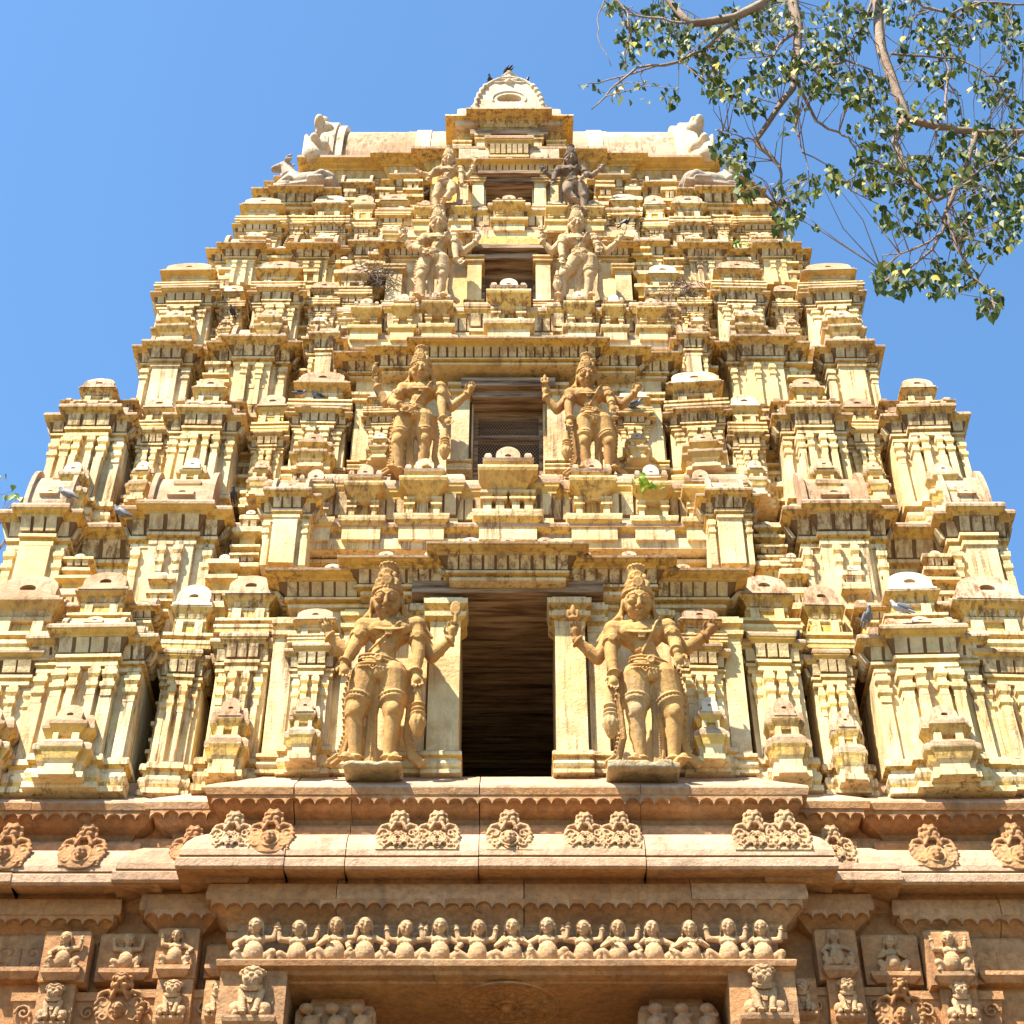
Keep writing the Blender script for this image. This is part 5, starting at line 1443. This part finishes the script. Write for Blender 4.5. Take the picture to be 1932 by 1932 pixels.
def tubes(name, chains, mat, parent, n=7):
    vs = []; fs = []
    for pts, rs in chains:
        b = len(vs); prev = None
        for i, p in enumerate(pts):
            d = (pts[min(i+1, len(pts)-1)]-pts[max(i-1, 0)]).normalized()
            s = d.cross(Vector((0.3, 1, .2))).normalized(); t = d.cross(s)
            for k in range(n):
                a = 2*math.pi*k/n; vs.append(tuple(p+(s*math.cos(a)+t*math.sin(a))*rs[i]))
        for i in range(len(pts)-1):
            for k in range(n):
                a = b+i*n+k; c = b+i*n+(k+1) % n; fs.append((a, c, c+n, a+n))
        fs.append(tuple(b+k for k in range(n))[::-1]); e = b+(len(pts)-1)*n; fs.append(tuple(e+k for k in range(n)))
    me = bpy.data.meshes.new(name); me.from_pydata(vs, [], fs); me.polygons.foreach_set('use_smooth', [True]*len(fs)); me.update()
    return obj(name, me, parent, mat)
def wig(a, b, n, amp):
    out = []
    for i in range(n+1):
        t = i/n; p = a.lerp(b, t)
        if 0 < i < n: p = p+Vector((random.uniform(-amp, amp), random.uniform(-amp, amp), random.uniform(-amp, amp)))
        out.append(p)
    return out
# zoom-crop pixels (origin 1148,0 ; scale .46584 px) -> world at distance plane Y
def tp(px, py, Y):
    xd = (1148+px*.46584)/2048*1932; yd = py*.46584/2048*1932
    return Vector((xat(xd, yd, Y), Y, zat(yd, Y)))
random.seed(11)
tree = empty('peepal_tree', (7.6, -4.6, 0))
tag(tree, 'leafy fig tree whose drooping branches hang in from the upper right', 'tree')
TY = -4.0
crown_top = Vector((8.2, -4.4, 17.5))
chains = []; twigs = []
trunk = [Vector((7.6, -4.6, -.2)), Vector((7.5, -4.6, 3)), Vector((7.8, -4.5, 7)), Vector((7.9, -4.5, 11)), Vector((8.3, -4.4, 14.5)), crown_top]
tubes('trunk', [(trunk, [.48, .40, .34, .28, .2, .15])], BARK, tree, 12).location = (-7.6, 4.6, 0)
def limb(pts, r0, r1, Ys=None):
    P = []
    for i, q in enumerate(pts):
        if isinstance(q, Vector): P.append(q)
        else: P.append(tp(q[0], q[1], (q[2] if len(q) > 2 else TY)))
    fine = []
    for i in range(len(P)-1): fine += wig(P[i], P[i+1], 3, .012)[:-1]
    fine.append(P[-1]); m = len(fine)-1
    chains.append((fine, [r0+(r1-r0)*i/m for i in range(m+1)])); return fine
hub = Vector((5.0, -4.2, 18.6))
L = []
L.append(limb([crown_top, hub, (1290, -240), (1298, -40), (1320, 210), (1380, 380), (1430, 510), (1560, 545), (1700, 562), (1810, 570), (1960, 560)], .065, .026))
L.append(limb([hub, (900, -200, -3.8), (940, 0, -3.7), (965, 130, -3.7), (955, 290, -3.7), (940, 380, -3.7), (780, 605, -3.6), (860, 690, -3.6), (890, 745, -3.6), (870, 880, -3.6)], .07, .006))
L.append(limb([hub, (880, -60, -4.3), (800, 20, -4.3), (690, 75, -4.3), (500, 100, -4.3), (430, 30, -4.2), (350, -60, -4.2)], .055, .03))
L.append(limb([(690, 75, -4.3), (600, 180, -4.2), (450, 265, -4.1), (270, 290, -4.0), (160, 380, -4.0), (75, 470, -4.0)], .022, .006))
L.append(limb([(450, 265, -4.1), (300, 300, -4), (140, 345, -4), (30, 370, -4)], .012, .004))
L.append(limb([(965, 130, -3.7), (885, 185, -3.8), (860, 240, -3.8)], .025, .006))
L.append(limb([(960, 260, -3.7), (1040, 290, -3.8), (1170, 260, -3.9), (1280, 300, -4)], .022, .008))
L.append(limb([(1290, -40), (1250, 100, -3.9), (1180, 200, -3.9), (1060, 300, -3.8)], .02, .006))
L.append(limb([(1410, 520), (1375, 610), (1420, 720), (1460, 790), (1560, 860), (1700, 780), (1730, 640)], .04, .010))
L.append(limb([(1720, 570), (1690, 700), (1640, 800), (1600, 900), (1580, 1000), (1540, 1070), (1400, 1180), (1330, 1210)], .030, .005))
L.append(limb([(1600, 920), (1640, 1060), (1700, 1180), (1790, 1260), (1800, 1330)], .016, .004))
L.append(limb([(1580, 1000), (1500, 1050), (1400, 1090), (1320, 1160)], .012, .004))
L.append(limb([(950, 330, -3.7), (1040, 520, -3.6), (1110, 560, -3.6), (1180, 590, -3.6), (1215, 655, -3.6), (1300, 690, -3.6)], .018, .005))
L.append(limb([(965, 400, -3.7), (950, 560, -3.6), (990, 660, -3.6), (1010, 800, -3.6)], .010, .004))
L.append(limb([(980, 655, -3.6), (1110, 720, -3.6), (1190, 820, -3.6)], .008, .004))
L.append(limb([(780, 605, -3.6), (700, 580, -3.6), (640, 560, -3.6)], .010, .004))
L.append(limb([(160, -60, -4.1), (105, 60, -4.1), (100, 150, -4.1), (160, 285, -4.1)], .008, .003))
L.append(limb([(1420, -60), (1500, 30), (1620, 60), (1750, 10), (1950, 20)], .018, .010))
L.append(limb([(1360, 230), (1500, 240), (1640, 250), (1800, 330), (1880, 400)], .014, .005))
L.append(limb([(1590, 500), (1600, 380), (1610, 300), (1580, 180)], .014, .006))
L.append(limb([(1400, 120), (1480, 60), (1560, 40)], .012, .006))
L.append(limb([(1960, 540), (1800, 700), (1700, 760), (1560, 860)], .014, .006))
L.append(limb([(230, 60, -4.1), (240, 160, -4.1), (220, 290, -4.1)], .010, .004))
L.append(limb([(500, 100, -4.3), (380, 80, -4.2), (230, 60, -4.1), (150, -40, -4.1)], .014, .008))
allp = [p for f in L for p in f[2:]]
clusters = [(170, 20, 60, 45, 30), (235, 170, 55, 120, 90), (400, 120, 130, 120, 210), (600, 330, 60, 85, 75), (560, 200, 120, 110, 150), (620, 380, 50, 60, 45), (760, 410, 100, 80, 95), (850, 280, 110, 90, 110), (720, 120, 110, 110, 130),
 (860, 60, 120, 80, 130), (1050, 300, 110, 120, 200), (1130, 110, 150, 120, 210), (1230, 380, 120, 85, 150), (1400, 50, 160, 60, 90), (1530, 230, 150, 130, 220), (1740, 90, 180, 95, 200), (1800, 360, 90, 90, 85), (1880, 180, 60, 100, 60),
 (670, 640, 80, 80, 70), (740, 770, 50, 90, 50), (915, 870, 75, 100, 85), (1010, 800, 55, 70, 45), (900, 990, 40, 50, 20), (1130, 760, 60, 60, 35), (1290, 720, 110, 120, 190), (1340, 520, 110, 60, 95), (1480, 480, 100, 60, 60), (1500, 750, 130, 90, 140), (1700, 600, 150, 90, 160),
 (1790, 780, 140, 130, 230), (1880, 900, 60, 140, 90), (1430, 920, 130, 90, 110), (1740, 1000, 150, 110, 170), (1370, 1190, 90, 80, 110), (1600, 1190, 130, 80, 130), (1780, 1290, 50, 75, 42), (1860, 620, 70, 100, 70), (1900, 480, 40, 80, 30),
 (400, 390, 70, 40, 14), (280, 400, 60, 50, 9), (170, 400, 60, 35, 14), (80, 370, 60, 50, 6), (430, 430, 40, 25, 9), (910, 560, 40, 30, 9), (1620, 440, 60, 60, 16), (1210, 560, 40, 40, 8), (940, 470, 60, 40, 25), (1050, 980, 30, 25, 5)]
lv = []; lf = []
def leaf(p, s, hang):
    d = (hang+Vector((random.uniform(-.55, .55), random.uniform(-.55, .55), random.uniform(-.2, .2)))).normalized()
    n = Vector((random.uniform(-1, 1), random.uniform(-1, 1), random.uniform(-.6, .6)))
    u = d.cross(n).normalized(); w = u.cross(d).normalized()
    b = len(lv)
    prof = [(0, 0), (.10, .28), (.36, .46), (.66, .30), (.86, .10), (1.15, 0)]
    f = .10
    # folded heart shape: two halves sharing the midrib
    mid = [(.0, .0), (.36, 0), (1.15, 0)]
    pts = [(-.04, 0), (-.10, .22), (.12, .46), (.42, .44), (.74, .20), (1.15, 0), (.74, -.20), (.42, -.44), (.12, -.46), (-.10, -.22)]
    for (t, q) in pts: lv.append(tuple(p+d*t*s+u*q*s+w*abs(q)*f*2*s))
    lf.append((b, b+1, b+2, b+3, b+4, b+5)); lf.append((b, b+5, b+6, b+7, b+8, b+9))
down = Vector((.0, .0, -1))
for (cx, cy, rx, ry_, n) in clusters:
    for i in range(int(n*1.05)):
        a = random.uniform(0, 6.283); r = math.sqrt(random.random())*random.choice((1, 1, 1.08))
        Y = TY+random.gauss(.15, .35)
        p = tp(cx+rx*r*math.cos(a), cy+ry_*r*math.sin(a), Y)
        leaf(p, random.uniform(.045, .09), down)
        if i % 9 == 0:
            q = min(allp, key=lambda v: (v-p).length_squared)
            if (q-p).length < 1.3:
                m_ = (q+p)/2+Vector((random.uniform(-.08, .08), random.uniform(-.05, .05), random.uniform(0, .12)))
                chains.append(([q, q.lerp(m_, .5), m_, m_.lerp(p, .6), p], [.006, .005, .004, .003, .002]))
# more crown above and beyond the frame
for i in range(2600):
    c = Vector((random.gauss(6.6, 1.6), random.gauss(-5.0, 1.5), random.gauss(17.3, .9)))
    s = c-Vector((CAMX, CAMY, CAMZ))
    dd = s.y*math.cos(R(PITCH))+s.z*math.sin(R(PITCH)); up_ = -s.y*math.sin(R(PITCH))+s.z*math.cos(R(PITCH))
    if abs(s.x/dd) < .30 and abs(up_/dd) < .30: continue
    leaf(c, random.uniform(.05, .1), down)
for i in range(10):
    a = Vector((random.gauss(6.6, 1.3), random.gauss(-5.2, 1.2), random.uniform(16.8, 18)))
    if a.x > 5.5: chains.append((wig(crown_top, a, 5, .1), [.09, .07, .05, .04, .03, .015]))
br = tubes('branches', chains, BARK, tree, 6); br.location = (-7.6, 4.6, 0)
me = bpy.data.meshes.new('crown'); me.from_pydata(lv, [], lf); me.update()
cr = obj('crown', me, tree, LEAF); cr.location = (-7.6, 4.6, 0)

# bare tree behind at the left edge
random.seed(5)
bx, by = -9.0, 9.0
bt = empty('bare_tree', (bx, by, 0)); tag(bt, 'nearly bare dark twigged tree showing behind the left edge of the tower', 'tree')
zt_ = zat(940, by)
ch = []; tips = []
tp0 = [Vector((bx, by, -.2)), Vector((bx+.1, by, 6)), Vector((bx+.0, by, 12)), Vector((bx-.2, by, 16.6))]
tubes('trunk', [(tp0, [.4, .32, .24, .15])], BARK, bt, 10).location = (-bx, -by, 0)
def grow(p, d, L, r, lev):
    q = p+d*L; ch.append((wig(p, q, 3, L*.05), [r, r*.85, r*.7, r*.55]))
    if lev == 0: tips.append(q); return
    for k in range(3):
        nd = (d+Vector((random.uniform(-.7, .7), random.uniform(-.5, .5), random.uniform(-.25, .6)))).normalized()
        grow(p.lerp(q, random.uniform(.55, 1)), nd, L*.68, r*.55, lev-1)
for k in range(7):
    grow(Vector((bx-.25, by, 12.6+k*.62)), Vector((random.uniform(-.5, .9), random.uniform(-.4, .4), .9)).normalized(), random.uniform(1.6, 2.4), .07, 4)
tubes('branches', ch, BARK, bt, 5).location = (-bx, -by, 0)
lv = []; lf = []
for t_ in tips:
    if random.random() < .5:
        for _ in range(3): leaf(t_+Vector((random.uniform(-.1, .1), random.uniform(-.1, .1), random.uniform(-.1, .1))), .1, down)
me = bpy.data.meshes.new('crown'); me.from_pydata(lv, [], lf); me.update()
obj('crown', me, bt, leafmat('young_leaf', (.12, .18, .03), (.2, .26, .05), (.3, .3, .08))).location = (-bx, -by, 0)

WEED = leafmat('weed_leaf', (.12, .22, .02), (.18, .30, .03), (.24, .32, .04))
def weed(xd, yd, Y, n, s, label, mat=None, name='weed_plant'):
    global lv, lf
    lv = []; lf = []
    p0 = Vector((xat(xd, yd, Y), Y, zat(yd, Y)))
    for q in range(5):
        e_ = Vector((random.uniform(-.5, .5)*s, -.02, s*random.uniform(.5, 1))); b = len(lv)
        lv += [(-.004, 0, -.03), (.004, 0, -.03), tuple(e_), (0, .004, -.03)]; lf += [(b, b+1, b+2), (b+1, b+3, b+2), (b+3, b, b+2)]
    for i in range(n):
        leaf(Vector((random.gauss(0, s*.5), random.gauss(-.05, s*.3), abs(random.gauss(s*.3, s*.4)))), s*.5, Vector((random.uniform(-1, 1), -.3, random.uniform(-.6, 1))))
    me = bpy.data.meshes.new(name); me.from_pydata(lv, [], lf); me.update()
    o = obj(name, me, None, mat or WEED); o.location = p0
    tag(o, label, 'plant')
weed(1213, 930, .95, 22, .14, 'small bright green weed on the parapet below the second window, at right')
weed(1392, 482, 2.6, 16, .16, 'small green plant on the upper right shrines')
#weed(1376, 1350, .2, 10, .12, 'tiny weed on the small shrine right of the doorway')
random.seed(9)
DRY = plain('dry_twigs', (.20, .15, .11))
for (xd, yd, Y, lab) in ((706, 520, 2.3, 'untidy dry twig nest wedged left of the third window bay'), (1290, 552, 2.3, 'untidy dark twig nest wedged right of the third window bay')):
    ch = []
    for i in range(150):
        a = Vector((random.gauss(0, .13), random.gauss(0, .07), random.gauss(0, .10))); b_ = a+Vector((random.uniform(-.22, .22), random.uniform(-.15, .15), random.uniform(-.25, .12)))
        ch.append(([a, (a+b_)/2+Vector((.02, 0, .03)), b_], [.006, .006, .004]))
    o = tubes('twig_nest', ch, DRY, None, 4); o.location = (xat(xd, yd, Y), Y, zat(yd, Y)); tag(o, lab, 'nest')

# ------------------------------------------------------------------ ground
g, n, l, b = newmat('dry_earth')
gg, co = coords(n); a = noise(n, l, co, .5, 8, .65)
l.new(ramp(n, l, a, [(.35, (.085, .065, .035)), (.65, (.15, .115, .065))]), b.inputs['Base Color']); bump(n, l, b, a, .5, .05)
me = bpy.data.meshes.new('ground'); q = 1500
me.from_pydata([(-q, -q, 0), (q, -q, 0), (q, q, 0), (-q, q, 0)], [], [(0, 1, 2, 3)]); me.update()
o = obj('ground', me, None, g); o['kind'] = 'structure'
